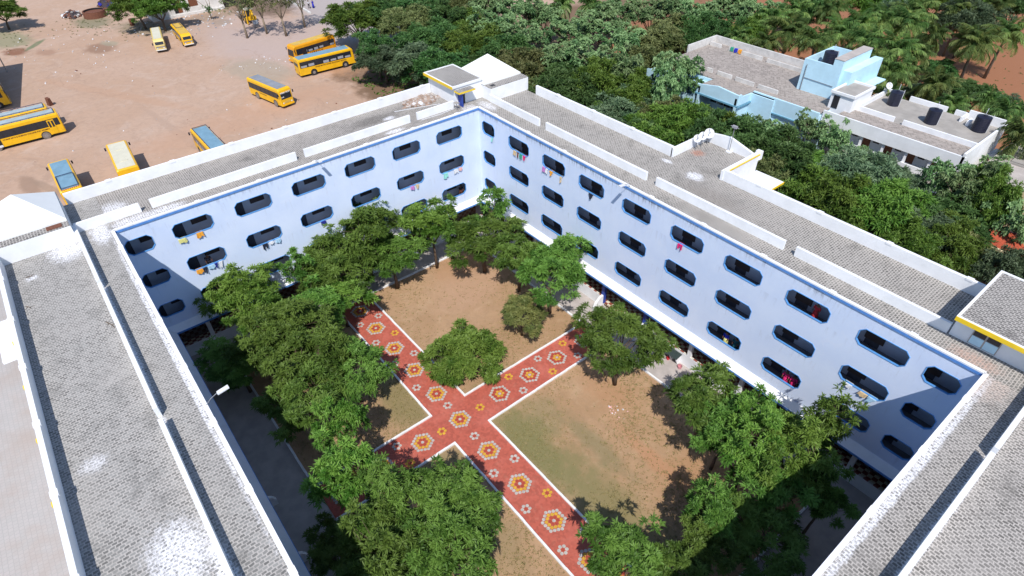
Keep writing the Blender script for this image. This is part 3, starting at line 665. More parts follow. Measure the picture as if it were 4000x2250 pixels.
# ------------------------------------------------------------------ washing on the window ledges
def cloth(T, s, z, w, l, mat, label, kind='towel', tilt=0.0):
    g = MB(); nx, nz = 8, 6; ph = random.uniform(0, 6)
    for j in range(nz + 1):
        for i in range(nx + 1):
            u, v = i / nx - .5, j / nz
            ww = w * (1 + .12 * v) if kind == 'towel' else w * (1 - .15 * v)
            x = s + u * ww + tilt * v * l; ll = l * (1 + .18 * math.sin(u * 7 + ph) * v)
            g.v.append(tuple(T(x, -.10 - .03 * math.sin(u * 14 + ph + v * 2) * (.4 + v) - .05 * v, z - ll * v)))
    for j in range(nz):
        for i in range(nx):
            if kind == 'trousers' and j >= 2 and i in (3, 4): continue
            if kind == 'shirt' and j >= 2 and i in (0, nx - 1): continue
            k = j * (nx + 1) + i; g.f.append((k, k + 1, k + nx + 2, k + nx + 1)); g.mi.append(0)
    # over the sill
    for i in range(nx):
        a = g.v[i]; b_ = g.v[i + 1]; u0, u1 = i / nx - .5, (i + 1) / nx - .5
        g.quad(a, b_, T(s + u1 * w, .16, z + .03), T(s + u0 * w, .16, z + .03))
    o = g.build('hung_cloth', mat); return tag(o, label, 'washing', 'washing hung over the window ledges')
ZT, ZM, ZL = 11.26, 8.06, 4.86      # underside of the openings, three rows
cl = [(TA, 29.2, ZT, .55, .32, 'c_yellow', 'pale yellow towel over the ledge of the left wall\'s upper window, left one', 'towel', -.1), (TA, 27.85, ZT, .5, .38, 'c_orange', 'orange cloth over the same upper left window as the pale yellow towel', 'towel', .1),
 (TA, 28.95, ZM, .5, .34, 'c_orange', 'orange cloth below the middle left window where a person stands', 'towel', 0), (TA, 28.5, ZM, .3, .5, 'c_black', 'dark trousers between the orange cloth and the pale blue towel', 'trousers', .1),
 (TA, 28.0, ZM, .55, .3, 'c_sky', 'pale blue towel hung below the person at the left wall', 'towel', 0), (TA, 27.6, ZM, .22, .38, 'c_navy', 'navy garment right of the pale blue towel', 'shirt', .2), (TA, 27.2, ZM, .3, .55, 'c_white', 'white garment at the right end of the row below the standing person', 'trousers', .3),
 (TA, 23.4, ZM, .45, .55, 'c_black', 'navy trousers hung under the second middle-row window of the left wall', 'trousers', .1), (TA, 22.85, ZM, .35, .22, 'c_white', 'small white cloth right of the navy trousers', 'towel', 0), (TA, 22.25, ZM, .42, .32, 'c_sky', 'pale sky-blue cloth at the right of the navy trousers', 'towel', .1),
 (TA, 17.95, ZM, .45, .34, 'c_navy', 'bright navy cloth beside the tall tree on the left wall', 'towel', 0), (TA, 8.5, ZM, .4, .34, 'c_mauve', 'mauve cloth behind the slim tree on the left wall', 'towel', 0), (TA, 7.95, ZM, .35, .4, 'c_sand', 'sand coloured cloth right of the mauve one', 'shirt', 0),
 (TA, 4.55, ZM, .5, .5, 'c_teal', 'pale teal towel near the far corner of the left wall', 'towel', .1), (TA, 3.3, ZM, .5, .38, 'c_white', 'white cloth between the teal towel and the pink cloth', 'towel', .1), (TA, 2.75, ZM, .38, .3, 'c_pink', 'small pink cloth nearest the far corner on the left wall', 'towel', 0),
 (TB, 2.15, ZT, .22, .36, 'c_teal', 'narrow teal cloth under the first upper window right of the far corner', 'towel', 0), (TB, 5.75, ZT, .42, .42, 'c_sand', 'sand brown cloth, first of four under the second upper window', 'towel', 0), (TB, 6.2, ZT, .22, .5, 'c_brown', 'dark brown garment, second of four under the second upper window', 'trousers', 0),
 (TB, 6.65, ZT, .35, .42, 'c_green', 'green cloth, third of four under the second upper window', 'towel', 0), (TB, 7.15, ZT, .35, .40, 'c_magenta', 'magenta cloth, last of four under the second upper window', 'shirt', 0), (TB, 9.95, ZT, .4, .42, 'c_mauve', 'mauve cloth under the third upper window of the right wall', 'towel', 0),
 (TB, 10.35, ZT, .3, .42, 'c_white', 'white cloth between the mauve and the orange one', 'towel', 0), (TB, 10.95, ZT, .42, .38, 'c_orange', 'orange cloth under the third upper window of the right wall', 'shirt', 0), (TB, 12.25, ZT, .25, .55, 'c_sand', 'long sand coloured cloth at the right end of the third upper window', 'trousers', 0),
 (TB, 16.05, ZT, .5, .42, 'c_black', 'navy garment under the fourth upper window of the right wall', 'shirt', 0), (TB, 25.65, ZT, .45, .48, 'c_magenta', 'crimson cloth with split ends under the sixth upper window', 'trousers', .05),
 (TB, 40.0, ZM, .55, .26, 'c_white', 'white cloth at the left of the shaded ninth window, middle row', 'towel', -.2), (TB, 41.05, ZM, .5, .28, 'c_sand', 'beige striped cloth in the middle of the ninth window ledge', 'towel', -.3), (TB, 41.6, ZM, .5, .42, 'c_sky', 'pale blue cloth with ragged edge at the right of the ninth window ledge', 'shirt', -.4)]
for a in cl: cloth(*a[:7], kind=a[7], tilt=a[8])

for (x, y, a, L_, l) in ((10.4, -35.75, .3, 1.0, 'dead twig lying on the near left roof against the low wall'), (2.2, -38.9, 1.2, .55, 'short twig on the near left roof by the white block'), (5.6, -39.3, .4, .5, 'small twig by the outer parapet of the near left roof')):
    g = MB(); d = Vector((math.cos(a), math.sin(a), 0)); p0 = Vector((x, y, H + .03)); n_ = Vector((-d.y, d.x, 0))
    g.tube([tuple(p0), tuple(p0 + d * L_ * .5 + n_ * .06), tuple(p0 + d * L_)], [.025, .02, .008], 5); g.tube([tuple(p0 + d * L_ * .5 + n_ * .06), tuple(p0 + d * L_ * .75 + n_ * .3)], [.014, .006], 4); g.tube([tuple(p0 + d * L_ * .3), tuple(p0 + d * L_ * .5 - n_ * .25)], [.014, .006], 4)
    tag(g.build('twig', 'bark'), l, 'twig', 'twigs on the near roof')

# ------------------------------------------------------------------ buses
def text(s_, size, mat, parent, M4, name='lettering', depth=.004):
    cu = bpy.data.curves.new('t', 'FONT'); cu.body = s_; cu.size = size; cu.align_x = 'CENTER'; cu.align_y = 'CENTER'; cu.extrude = depth; cu.offset = size * .02
    t = bpy.data.objects.new('t', cu); C.objects.link(t)
    me = bpy.data.meshes.new_from_object(t.evaluated_get(bpy.context.evaluated_depsgraph_get())); bpy.data.objects.remove(t)
    me.transform(M4); me.materials.clear(); me.materials.append(MAT[mat]); me.name = name
    o = bpy.data.objects.new(name, me); C.objects.link(o); o.parent = parent; return o
def frame_m(origin, xdir, ydir):
    x = Vector(xdir).normalized(); y = Vector(ydir).normalized(); z = x.cross(y)
    return Matrix(((x.x, y.x, z.x, origin[0]), (x.y, y.y, z.y, origin[1]), (x.z, y.z, z.z, origin[2]), (0, 0, 0, 1)))
def bus(loc, rz, Lg, W_, Hh, label, paintm='bus_yellow', roofm='roof_blue', rack=False, curtains='curtain', side_text=None, side='R', rear_text=None, front_text=None, van=False, ladder=False, door=None, dusty=False, stripe=False, name='bus', vents=False):
    """local axes: +x forward, +y left, z up"""
    e = empty(name, (loc[0], loc[1], 0), label, 'van' if van else 'bus', 'yellow buses in the dirt parking lot', rz)
    hl, hw = Lg / 2, W_ / 2; zb = .42; zr = Hh
    # body: stations along x, cross-section with rounded roof corners
    def sec(w, zt): 
        r = .2 if not van else .16
        return [(-w, zb), (-w, zt - r), (-w + r * .3, zt - r * .3), (-w + r, zt), (w - r, zt), (w - r * .3, zt - r * .3), (w, zt - r), (w, zb)]
    slope = .35 if not van else .75
    st = [(-hl, hw - .06, zr - .10), (-hl + .12, hw, zr), (hl - slope - .1, hw, zr), (hl - slope + .08, hw - .01, zr - .14)]
    g = MB(); secs = []
    for (x, w, zt) in st: secs.append([(x, y, zz) for y, zz in sec(w, zt)])
    # nose: lower ring keeps full length, upper ring raked
    def nose(x_top, x_bot, w, zt, zmid=1.35):
        out = []
        for y, zz in sec(w, zt):
            t = max(0, min(1, (zz - zmid) / (zt - zmid))); out.append((x_bot * (1 - t) + x_top * t, y, zz))
        return out
    secs.append(nose(hl - slope + .1, hl - .08, hw - .01, zr - .15)); secs.append(nose(hl - slope + .14, hl, hw - .12, zr - .22))
    n = 8
    for s_ in secs: g.v += s_
    for k in range(len(secs) - 1):
        for a in range(n):
            b_ = (a + 1) % n; g.f.append((k * n + a, k * n + b_, (k + 1) * n + b_, (k + 1) * n + a)); g.mi.append(0)
    g.f.append(tuple(range(n))); g.mi.append(0)
    # nose face split at windscreen base so that it folds
    k = (len(secs) - 1) * n; i = len(g.v); g.v += [(hl, -(hw - .12), 1.35), (hl, hw - .12, 1.35)]
    g.f.append((k + 7, k + 0, i, i + 1)); g.mi.append(0); g.f.append((i + 1, i, k + 1, k + 2, k + 3, k + 4, k + 5, k + 6)); g.mi.append(0)
    g.build('body', paintm, e, recalc=True)
    # roof sheet
    r = MB(); r.box(-hl + .3, -hw + .24, zr + .002, hl - slope - .35, hw - .24, zr + .03)
    if vents:
        for x in (-hl + 2.2, hl - 3.2): r.box(x, -.45, zr + .03, x + .12, .45, zr + .10)
    ro = r.build('roof', roofm, e)
    if rack:
        k_ = MB(); x0, x1, y0, y1 = rack if isinstance(rack, tuple) else (-hl + .35, hl - slope - .5, -hw + .2, hw - .2)
        for (a, b_) in (((x0, y0), (x1, y0)), ((x1, y0), (x1, y1)), ((x1, y1), (x0, y1)), ((x0, y1), (x0, y0))): k_.tube([(a[0], a[1], zr + .16), (b_[0], b_[1], zr + .16)], .045, 5)
        nn = int((x1 - x0) / 1.0)
        for i_ in range(nn + 1):
            x = x0 + (x1 - x0) * i_ / nn
            for y in (y0, y1): k_.tube([(x, y, zr), (x, y, zr + .16)], .025, 4)
        k_.build('roof_rack', 'rack', e)
    # side windows: each pane a part with mullion gaps
    wz0, wz1 = (1.62, 2.55) if not van else (1.25, 1.95)
    if Hh < 3.0 and not van: wz0, wz1 = 1.5, 2.35
    for sd in (-1, 1):
        y = sd * (hw + .004); x0, x1 = -hl + .25, hl - slope - .25
        MB().box(x0, min(y, y - sd * .01), wz0 - .05, x1, max(y, y - sd * .01), wz1 + .05).build('window_band', 'dark_opening', e)
        np_ = 7 if not van else 5; w = (x1 - x0) / np_
        for i_ in range(np_):
            a = x0 + i_ * w + .05; b_ = x0 + (i_ + 1) * w - .05
            pn = MB().box(a, min(y, y + sd * .012), wz0, b_, max(y, y + sd * .012), wz1).build('window', 'dark_glass', e)
            if curtains and (i_ * 7 + (3 if sd > 0 else 1)) % 5 != 0:
                h0 = wz0 + .02 + .04 * (i_ % 3); MB().box(a + .1, min(y + sd * .012, y + sd * .016), h0, b_ - .12, max(y + sd * .012, y + sd * .016), h0 + (wz1 - wz0) * (.34 + .1 * (i_ % 2))).build('curtain', curtains, pn)
    # windscreen and rear window
    sl = (slope - .12) / (zr - .2 - 1.35)
    def fx(zz): return hl - (zz - 1.35) * sl + .012 if zz > 1.35 else hl + .012
    z0, z1 = 1.42, zr - .42; hh = hw - .2
    g = MB(); g.quad((fx(z0), -hh, z0), (fx(z0), hh, z0), (fx(z1), hh, z1), (fx(z1), -hh, z1)); ws = g.build('windscreen', 'dark_glass', e)
    if van:
        MB().box(hl, -hw + .15, .95, hl + .02, hw - .15, 1.15).build('grille', 'metal_grey', e); MB().box(hl - .02, -hw + .05, .48, hl + .1, hw - .05, .62).build('bumper', 'c_white', e)
    else:
        MB().box(hl + .001, -.5, .75, hl + .02, .5, 1.1).build('grille', 'roof_yellow', e); MB().box(hl - .05, -hw + .02, .40, hl + .07, hw - .02, .6).build('bumper', paintm, e)
    for y in (-hw + .38, hw - .38): MB().tube([(hl - .02, y, .85), (hl + .035, y, .85)], .11, 10).build('headlight', 'c_white', e)
    MB().box(-hl - .012, -hw + .3, 1.75, -hl - .002, hw - .3, 2.35).build('rear_window', 'dark_glass', e)
    for y in (-hw + .25, hw - .25): MB().box(-hl - .03, y - .08, .8, -hl - .002, y + .08, 1.05).build('tail_light', 'hazard_red', e)
    # mirrors
    for y in (-1, 1):
        m = MB(); m.tube([(hl - slope - .05, y * hw, zr - .5), (hl - slope + .25, y * (hw + .22), zr - .55)], .02, 4); m.box(hl - slope + .2, y * (hw + .22) - .09, zr - .95, hl - slope + .27, y * (hw + .22) + .09, zr - .55); m.build('mirror', 'c_black', e)
    # wheels
    wr = .5 if not van else .36
    for x in (-hl + Lg * .24, hl - Lg * (.19 if not van else .17)):
        for sd in (-1, 1):
            MB().tube([(x, sd * (hw - .02), wr + .02), (x, sd * (hw + .006), wr + .02)], wr + .10, 18).build('wheel_arch', 'dark_opening', e)
            wh = MB().tube([(x, sd * (hw - .28), wr), (x, sd * (hw + .03), wr)], wr, 20).build('wheel', 'tyre_dusty' if dusty else 'tyre', e)
            MB().tube([(x, sd * (hw + .03), wr), (x, sd * (hw + .04), wr)], wr * .5, 14).build('rim', 'rim', wh)
    MB().box(-hl + .4, -hw + .3, .25, hl - .4, hw - .3, zb + .01).build('chassis', 'tyre', e)
    if door is not None:                      # (x position, side, open)
        for (dx, sd, op) in door:
            y = sd * (hw + .016); d = MB().box(dx - .42, min(y, y + sd * .03), .5, dx + .42, max(y, y + sd * .03), 2.5).build('door', 'dark_opening' if op else paintm, e)
            if op: MB().box(dx - .4, min(y + sd * .03, y + sd * .05), .45, dx + .4, max(y + sd * .03, y + sd * .05), .75).build('door_step', 'c_white', d)
            else:
                for q in (-.2, .2): MB().box(dx + q - .13, min(y + sd * .03, y + sd * .04), 1.45, dx + q + .13, max(y + sd * .03, y + sd * .04), 2.35).build('door_pane', 'dark_glass', d)
    if ladder:
        l = MB()
        for y in (hw - .35, hw - .75): l.tube([(-hl - .1, y, .7), (-hl - .12, y, zr + .1)], .025, 5)
        for i_ in range(8): l.tube([(-hl - .1, hw - .35, .9 + i_ * .28), (-hl - .1, hw - .75, .9 + i_ * .28)], .02, 4)
        l.build('ladder', 'c_grey', e)
    if side_text:
        sd = -1 if side == 'R' else 1; y = sd * (hw + .012); xd = (1, 0, 0) if sd < 0 else (-1, 0, 0)
        text(side_text[0], side_text[1], 'lettering', e, frame_m((side_text[2], y, wz0 - .30), xd, (0, 0, 1)))
    if rear_text: text(rear_text, .34, 'lettering', e, frame_m((-hl - .012, 0, 1.45), (0, -1, 0), (0, 0, 1)))
    if front_text: text(front_text, .30, 'lettering_white', e, frame_m((fx(z1 - .2) + .014, 0, z1 - .2), (0, 1, 0), (-sl, 0, 1)))
    if stripe:
        s_ = MB()
        for i_ in range(9): s_.box(-hl + .06, -hw + .25 + i_ * .215, zr + .004, -hl + .28, -hw + .36 + i_ * .215, zr + .035, i_ % 2 * 0)
        s_.build('hazard_stripe', 'hazard_red', e)
    if paintm and front_text:
        g = MB()
        for yy in (-.75, -.5): disc_pts = [(fx(1.75) + .016 - .0, yy + .1 * math.cos(t * .7), 1.75 + .1 * math.sin(t * .7)) for t in range(9)]; g.quad(*disc_pts)
        g.build('sticker', 'lettering_white', e)
    return e
bus((-56.3, 7.7), R(88), 10.2, 2.3, 3.0, 'yellow school bus with blue-grey roof parked nearest the grove, front to the right', side_text=('V.P.M.M MATRIC HIGHER SECONDARY SCHOOL', .27, .6), side='R', roofm='roof_blue')
bus((-63.6, 8.7), R(-81), 8.8, 2.2, 3.2, 'orange-yellow bus parked behind the blue-roofed bus, front to the left', 'bus_orange', 'roof_yellow', side_text=('V P M M E C W', .42, -.2), side='L', door=[(2.2, 1, True)], stripe=False)
bus((-49.75, -4.75), R(11.5), 8.9, 2.2, 2.95, 'yellow bus with grey roof standing alone in the middle of the lot', roofm='roof_grey', curtains=None, front_text='VPMM TRUST', side_text=('V.P.M.M GIRLS SCHOOL', .2, -.4), dusty=True)
bus((-38.2, -28.4), R(176.5), 9.0, 2.45, 3.15, 'yellow bus with cream roof, rear lettering showing, behind the left wing', roofm='roof_cream', rear_text='V.P.M.M', curtains=None, vents=True)
bus((-37.3, -34.95), R(180), 9.2, 2.3, 3.15, 'blue-roofed yellow bus with a roof rack, leftmost of three behind the left wing', roofm='roof_blue', curtains='curtain', rack=(-4.2, -.6, -.9, .9), stripe=True)
bus((-35.7, -18.35), R(180), 9.3, 2.25, 3.15, 'blue-roofed yellow bus with dark roof front, right of the cream-roofed bus', roofm='roof_blue', curtains='curtain', rack=True, stripe=True)
bus((-59.05, -37.6), R(-90), 10.4, 2.35, 3.2, 'yellow bus with two doors and roof carrier, front of the pair at the left edge', roofm='roof_steel', rack=True, curtains=None, side_text=('V.P.M.M ARTS & SCIENCE COLLEGE FOR WOMEN', .26, -.6), side='L', door=[(-3.9, 1, False), (2.9, 1, True)], ladder=True, dusty=True)
bus((-62.2, -38.3), R(-91), 10.2, 2.2, 3.2, 'yellow bus with green curtains, hidden behind the front bus at the left edge', roofm='roof_steel', rack=True, curtains='curtain_green', ladder=True)
bus((-89.6, -11.1), R(-11), 9.0, 1.85, 2.3, 'small pale yellow school van parked under the tree, left of the two vans', 'van_pale', 'roof_cream', van=True, name='school_van', curtains=None)
bus((-89.5, -6.7), R(-3.5), 9.2, 1.85, 2.3, 'small bright yellow school van with rear roof rack, right of the two vans', 'bus_yellow', 'roof_yellow', van=True, name='school_van', rack=(-4.1, -.6, -.6, .6), curtains='curtain')
bus((-76.2, -41.55), R(90), 8.5, 2.3, 3.1, 'yellow bus just cut off at the left edge beside the large shadow', curtains=None)
# carport outside the frame on the left, whose shadow falls across the lot
e = empty('carport', (-83.5, -45.5, 0), 'large flat-roofed carport left of the lot', 'carport', rz=R(-7.8))
MB().box(-11.6, -9, 4.9, 11.6, 8.4, 5.05).build('roof', 'roof_grey', e)
for x in (-11, 0, 11):
    for y in (-8.5, 8.0): MB().tube([(x, y, 0), (x, y, 4.9)], .1, 8).build('post', 'metal_grey', e)

# ------------------------------------------------------------------ digger
e = empty('backhoe_loader', (-92.0, 7.6, 0), 'yellow digger with cream cab roof and grey bucket, at the far edge of the lot', 'digger', rz=R(-4))
g = MB(); g.box(-2.2, -.45, .8, 1.0, .45, 1.5); g.box(-3.6, -.4, .7, -2.2, .4, 1.5); g.build('body', 'bus_yellow', e)
cb = MB(); cb.box(-.9, -.65, 1.3, .8, .65, 2.75); co = cb.build('cab', 'dark_glass', e)
for (x, y) in ((-.9, -.65), (-.9, .65), (.8, -.65), (.8, .65)): MB().box(x - .06, y - .06, 1.3, x + .06, y + .06, 2.8).build('cab_post', 'bus_yellow', co)
MB().box(-1.1, -.8, 2.8, 1.0, .8, 2.95).build('cab_roof', 'roof_cream', co)
for (x, r_, w) in ((-.4, .75, .3), (-3.0, .5, .25)):
    for sd in (-1, 1):
        wh = MB().tube([(x, sd * .7, r_), (x, sd * (.7 + w), r_)], r_, 18).build('wheel', 'tyre', e); MB().tube([(x, sd * (.7 + w), r_), (x, sd * (.72 + w), r_)], r_ * .5, 12).build('rim', 'bus_yellow', wh)
MB().tube([(1.0, 0, 1.2), (1.9, .1, 3.0), (2.2, .1, 2.9)], [.2, .16, .14], 6).tube([(2.2, .1, 2.9), (3.4, .1, 1.2)], [.14, .1], 6).build('digging_arm', 'bus_yellow', e)
MB().prism([(3.1, 1.3), (3.7, 1.35), (4.3, .8), (4.1, .1), (3.3, .05), (3.2, .6)], -.45, .55, lambda s, d, z: (d, s, z)).build('rear_bucket', 'metal_grey', e)
for sd in (-1, 1): MB().prism([(1.0, .2), (1.3, .2), (1.4, 1.6), (1.1, 1.6)], sd * .9 - .12, sd * .9 + .12, lambda s, d, z: (d, s, z)).build('stabiliser', 'bus_yellow', e)
for sd in (-1, 1): MB().tube([(-1.4, sd * .6, 1.4), (-3.4, sd * .6, 1.0), (-4.6, sd * .6, .5)], .1, 6).build('loader_arm', 'bus_yellow', e)
MB().prism([(-4.6, .2), (-4.6, 1.1), (-5.2, .9), (-5.5, .1)], -1.1, 1.1, lambda s, d, z: (d, s, z)).build('front_bucket', 'metal_grey', e)

# ------------------------------------------------------------------ far house, well, drums
e = empty('old_house', (-107, -3, 0), 'old whitewashed single-storey house with open doorway at the top of the lot', 'house')
g = MB(); g.box(-9, -5.0, 0, 0, 10.2, 4.0); g.build('wall', 'house_white', e)
MB().box(-9.2, -5.2, 4.0, .3, 10.4, 4.15).build('roof', 'concrete_lt', e)
d_ = MB().box(.001, -.15, .75, .03, 1.45, 3.25).build('doorway', 'dark_opening', e); MB().box(.03, .6, .75, .05, 1.45, 3.2).build('door', 'brown_wood', d_)
w_ = MB().box(.001, 3.1, 1.6, .03, 4.9, 3.1).build('window', 'brown_wood', e)
for k in range(5): MB().box(.031, 3.25 + k * .33, 1.7, .05, 3.38 + k * .33, 3.0).build('bar', 'rust', w_)
MB().box(-.02, -5.05, 0, .25, 10.2, .5).build('plinth', 'wall_white_old', e)
MB().box(-7, 10.25, 0, -.5, 14.5, 2.8).build('shed', 'dark_opening', e)
MB().box(-7.3, 10.25, 2.8, .4, 15, 2.95).build('shed_roof', 'rust', e)
g = MB(); n = 22; r0, r1 = 2.0, 2.3
g.tube([(0, 0, 0), (0, 0, 1.3)], [r1, r1 * .97], n, cap=False); g.tube([(0, 0, 1.3), (0, 0, .1)], [r0, r0], n, cap=False, m=1)
for a in range(n):
    t, u = 2 * math.pi * a / n, 2 * math.pi * (a + 1) / n
    q = lambda r_, t_: (r_ * math.cos(t_), r_ * math.sin(t_), 1.3)
    g.quad(q(r1 * .97, t), q(r1 * .97, u), q(r0, u), q(r0, t))
o = g.build('well', ['rust', 'dark_opening']); o.location = (-120, -16.6, 0); tag(o, 'round brown masonry well beside a dark rubbish heap', 'well')
MB_ = MB()
g = MB(); g.quad(*[(2.1 * math.cos(a * .2856), 2.1 * math.sin(a * .2856), .95) for a in range(22)]); c_ = g.build('cover', 'rust', o)
rubble('rubble', -124.5, -20.5, 0, 3.0, 1.8, .9, 90, ['shutter', 'c_white', 'rust', 'concrete'], 'dark rubbish heap with white scraps behind the well', smin=.1, smax=.35)
rubble('rubble', -127.5, -12.5, 0, 5, 2.0, 1.2, 60, ['shutter', 'c_navy', 'rust'], 'dark heap of cuttings at the top edge beside the big tree', smin=.1, smax=.5)
def drum(x, y, r_, h, tilt, label):
    o = MB().tube([(0, 0, 0), (0, 0, h * .33), (0, 0, h * .34), (0, 0, h * .66), (0, 0, h * .67), (0, 0, h)], [r_, r_, r_ * 1.06, r_, r_ * 1.06, r_], 14).build('drum', 'rust'); o.location = (x, y, .15 if tilt else 0); o.rotation_euler = (tilt, .1, .5); tag(o, label, 'drum')
drum(-107.5, -12.0, .45, 1.3, 0, 'rusty upright drum in the scrub left of the vans')
g = MB()
for k in range(5): g.box(-.35, -.3 + .02 * k, .25 * k, .35, .3 - .03 * k, .25 * k + .24)
o = g.build('brick_pier', 'rust'); o.location = (-71.3, -32.6, 0); o.rotation_euler = (0, .1, .4); tag(o, 'short broken brick pier behind the two buses at the left edge', 'brick pier')
rubble('litter', -101, -2, 0, 9, 12, 0, 150, ['c_white', 'concrete_lt', 'c_grey'], 'white litter and stones strewn below the old house', 'litter', .05, .22, False)
rubble('litter', -66, -2, 0, 6, 6, 0, 40, ['c_white', 'concrete_lt'], 'pale stones scattered in the middle of the lot', 'litter', .04, .13, False)
rubble('litter', -60, -12, 0, 48, 26, 0, 90, ['c_white', 'concrete_lt', 'rust'], 'small stones and scraps scattered over the bare lot', 'litter', .03, .12, False)
rubble('litter', -97, -27, 0, 20, 12, 0, 70, ['c_white', 'concrete_lt'], 'small stones on the left part of the bare lot', 'litter', .04, .14, False)

# ------------------------------------------------------------------ light blue building
blue = empty('blue_building', (0, 45, 0), 'light blue two-storey building with old tiled roof and water tank tower', 'building')
def P(m): m.v = [(x, y - 45, z) for x, y, z in m.v]; return m
RH = 6.6
P(MB().box(-9.0, 39.5, 0, 9.6, 52.4, RH - .15)).build('wall', 'light_blue', blue)
for b_ in ((.1, 36.6, 0, .35, 39.5, RH - .2), (5.85, 36.6, 0, 6.15, 39.5, RH - .2), (9.6, 39.9, 0, 15.6, 45.0, RH - .3)): P(MB().box(*b_)).build('wall', 'light_blue', blue)
P(MB().box(-8.8, 39.7, RH - .15, 9.5, 52.2, RH)).build('roof', 'roof_old', blue)
P(MB().box(.2, 36.9, RH - .15, 6.1, 39.699, RH - .01)).build('roof', 'roof_old', blue)
P(MB().box(9.5, 40.1, RH - .15, 15.5, 45.0, RH - .01)).build('roof', 'roof_old', blue)
g = MB(); g.box(-9.1, 52.2, RH - .15, 9.7, 52.45, RH + 1.0); g.box(-9.1, 45.5, RH - .15, -8.85, 52.2, RH + 1.0); g.box(9.45, 46, RH, 9.7, 52.2, RH + .9); P(g).build('parapet', 'wall_white_old', blue)
g = MB()
for a, b_ in ((-8.6, -6.6), (-5.2, .5), (1.3, 6.6), (7.4, 9.3)): P(MB().box(a, 50.4, RH, b_, 50.6, RH + .55)).build('roof_wall', 'wall_white_old', blue)
for a, b_ in ((-2.2, -1.3), (-.45, 1.85), (2.5, 5.35), (6.0, 8.9)): P(MB().box(a, 41.15, RH, b_, 41.35, RH + .55)).build('roof_wall', 'wall_white_old', blue)
g = MB()
g.prism([(-.2, 5.5), (6.3, 5.5), (6.3, 6.9), (5.9, 6.9), (3.0, 7.15), (.25, 6.65), (-.2, 6.65)], 36.6, 36.85, lambda s, d, z: (d, s, z))
g.prism([(36.85, 5.5), (42.3, 5.5), (42.3, 5.75), (39.9, 6.45), (37.5, 6.6), (37.2, 6.9), (36.85, 6.9)], 6.15, 6.38, lambda s, d, z: (s, d, z))
g.box(6.38, 39.7, 4.9, 15.6, 39.95, 6.75)
P(g).build('portico_parapet', 'light_blue', blue)
P(MB().box(-.3, 36.5, 5.3, 6.45, 36.598, 5.5).box(6.39, 36.5, 5.25, 6.5, 42, 5.45).box(6.5, 39.6, 4.75, 15.7, 39.698, 4.9)).build('cornice', 'cornice_shade', blue)  # strip below the parapets, its shade put into the colour
for x in (.15, 5.95): P(MB().box(x, 36.45, 0, x + .3, 36.6, 5.3)).build('column', 'light_blue', blue)
P(MB().box(.45, 39.40, 3.6, 5.8, 39.498, 5.2)).build('window', 'dark_glass', blue)
P(MB().box(.45, 39.40, .3, 5.8, 39.498, 2.6)).build('doorway', 'dark_opening', blue)
for x in (1.5, 2.6, 3.7, 4.8): P(MB().box(x, 39.36, 3.6, x + .08, 39.399, 5.2)).build('mullion', 'wall_white', blue)
g = MB(); n = 20; fw = [Vector((-9.0, 3.9, 0)), Vector((-.3, 3.9, 0)), Vector((-.3, 6.0, 0)), Vector((-9.0, 6.3, 0))]
hs = [[Vector((cx + .62 * math.cos(2 * math.pi * k / n), 5.35 + .62 * math.sin(2 * math.pi * k / n) * .8, 0)) for k in range(n)] for cx in (-7.6, -1.4)]
tr = tessellate_polygon([fw] + hs); fl = fw + hs[0] + hs[1]
for yy in (36.5, 36.7):
    i = len(g.v); g.v += [(p.x, yy, p.y) for p in fl]; g.f += [tuple(i + k for k in t) for t in tr]; g.mi += [0] * len(tr)
P(g).build('arcade_screen', 'light_blue', blue)
P(MB().box(-9.0, 36.7, 5.9, -.3, 39.5, 6.0).box(-9.0, 36.7, 3.3, -.3, 39.5, 3.45).box(-9.0, 36.7, 0, -8.8, 39.5, 5.9)).build('balcony', 'light_blue', blue)
P(MB().box(-4.2, 36.55, 0, -3.8, 36.9, 3.9).box(-9, 36.55, 0, -8.7, 36.9, 3.9)).build('column', 'blue_trim', blue)
# tower
tw = P(MB().box(9.35, 45.0, 0, 14.3, 52.0, 9.3).box(9.35, 45.0, 9.3, 9.55, 52.0, 10.55).box(9.55, 45.0, 9.3, 13.1, 45.2, 10.6).box(9.55, 51.8, 9.3, 13.1, 52, 10.6).box(13.1, 45.0, 9.3, 14.3, 52.0, 11.45)).build('tower', 'light_blue', blue)
P(MB().box(13.08, 44.97, 11.45, 14.35, 52.03, 11.53).box(9.55, 45.2, 9.3, 13.1, 51.8, 9.33)).build('tower_roof', 'concrete_lt', tw)
P(MB().tube([(9.9, 44.9, 6.6), (9.9, 44.9, 9.9), (9.9, 45.1, 10.0)], .05, 6).tube([(9.9, 44.93, 8.3), (13.9, 44.93, 8.2)], .035, 5)).build('drain_pipe', 'metal_grey', tw)
P(MB().box(14.3, 45.6, 0, 15.4, 53.5, 10.2)).build('tower_side', 'light_blue', tw)
P(MB().box(15.4, 49.0, 7.6, 16.6, 53.6, 7.75)).build('canopy', 'light_blue', tw)
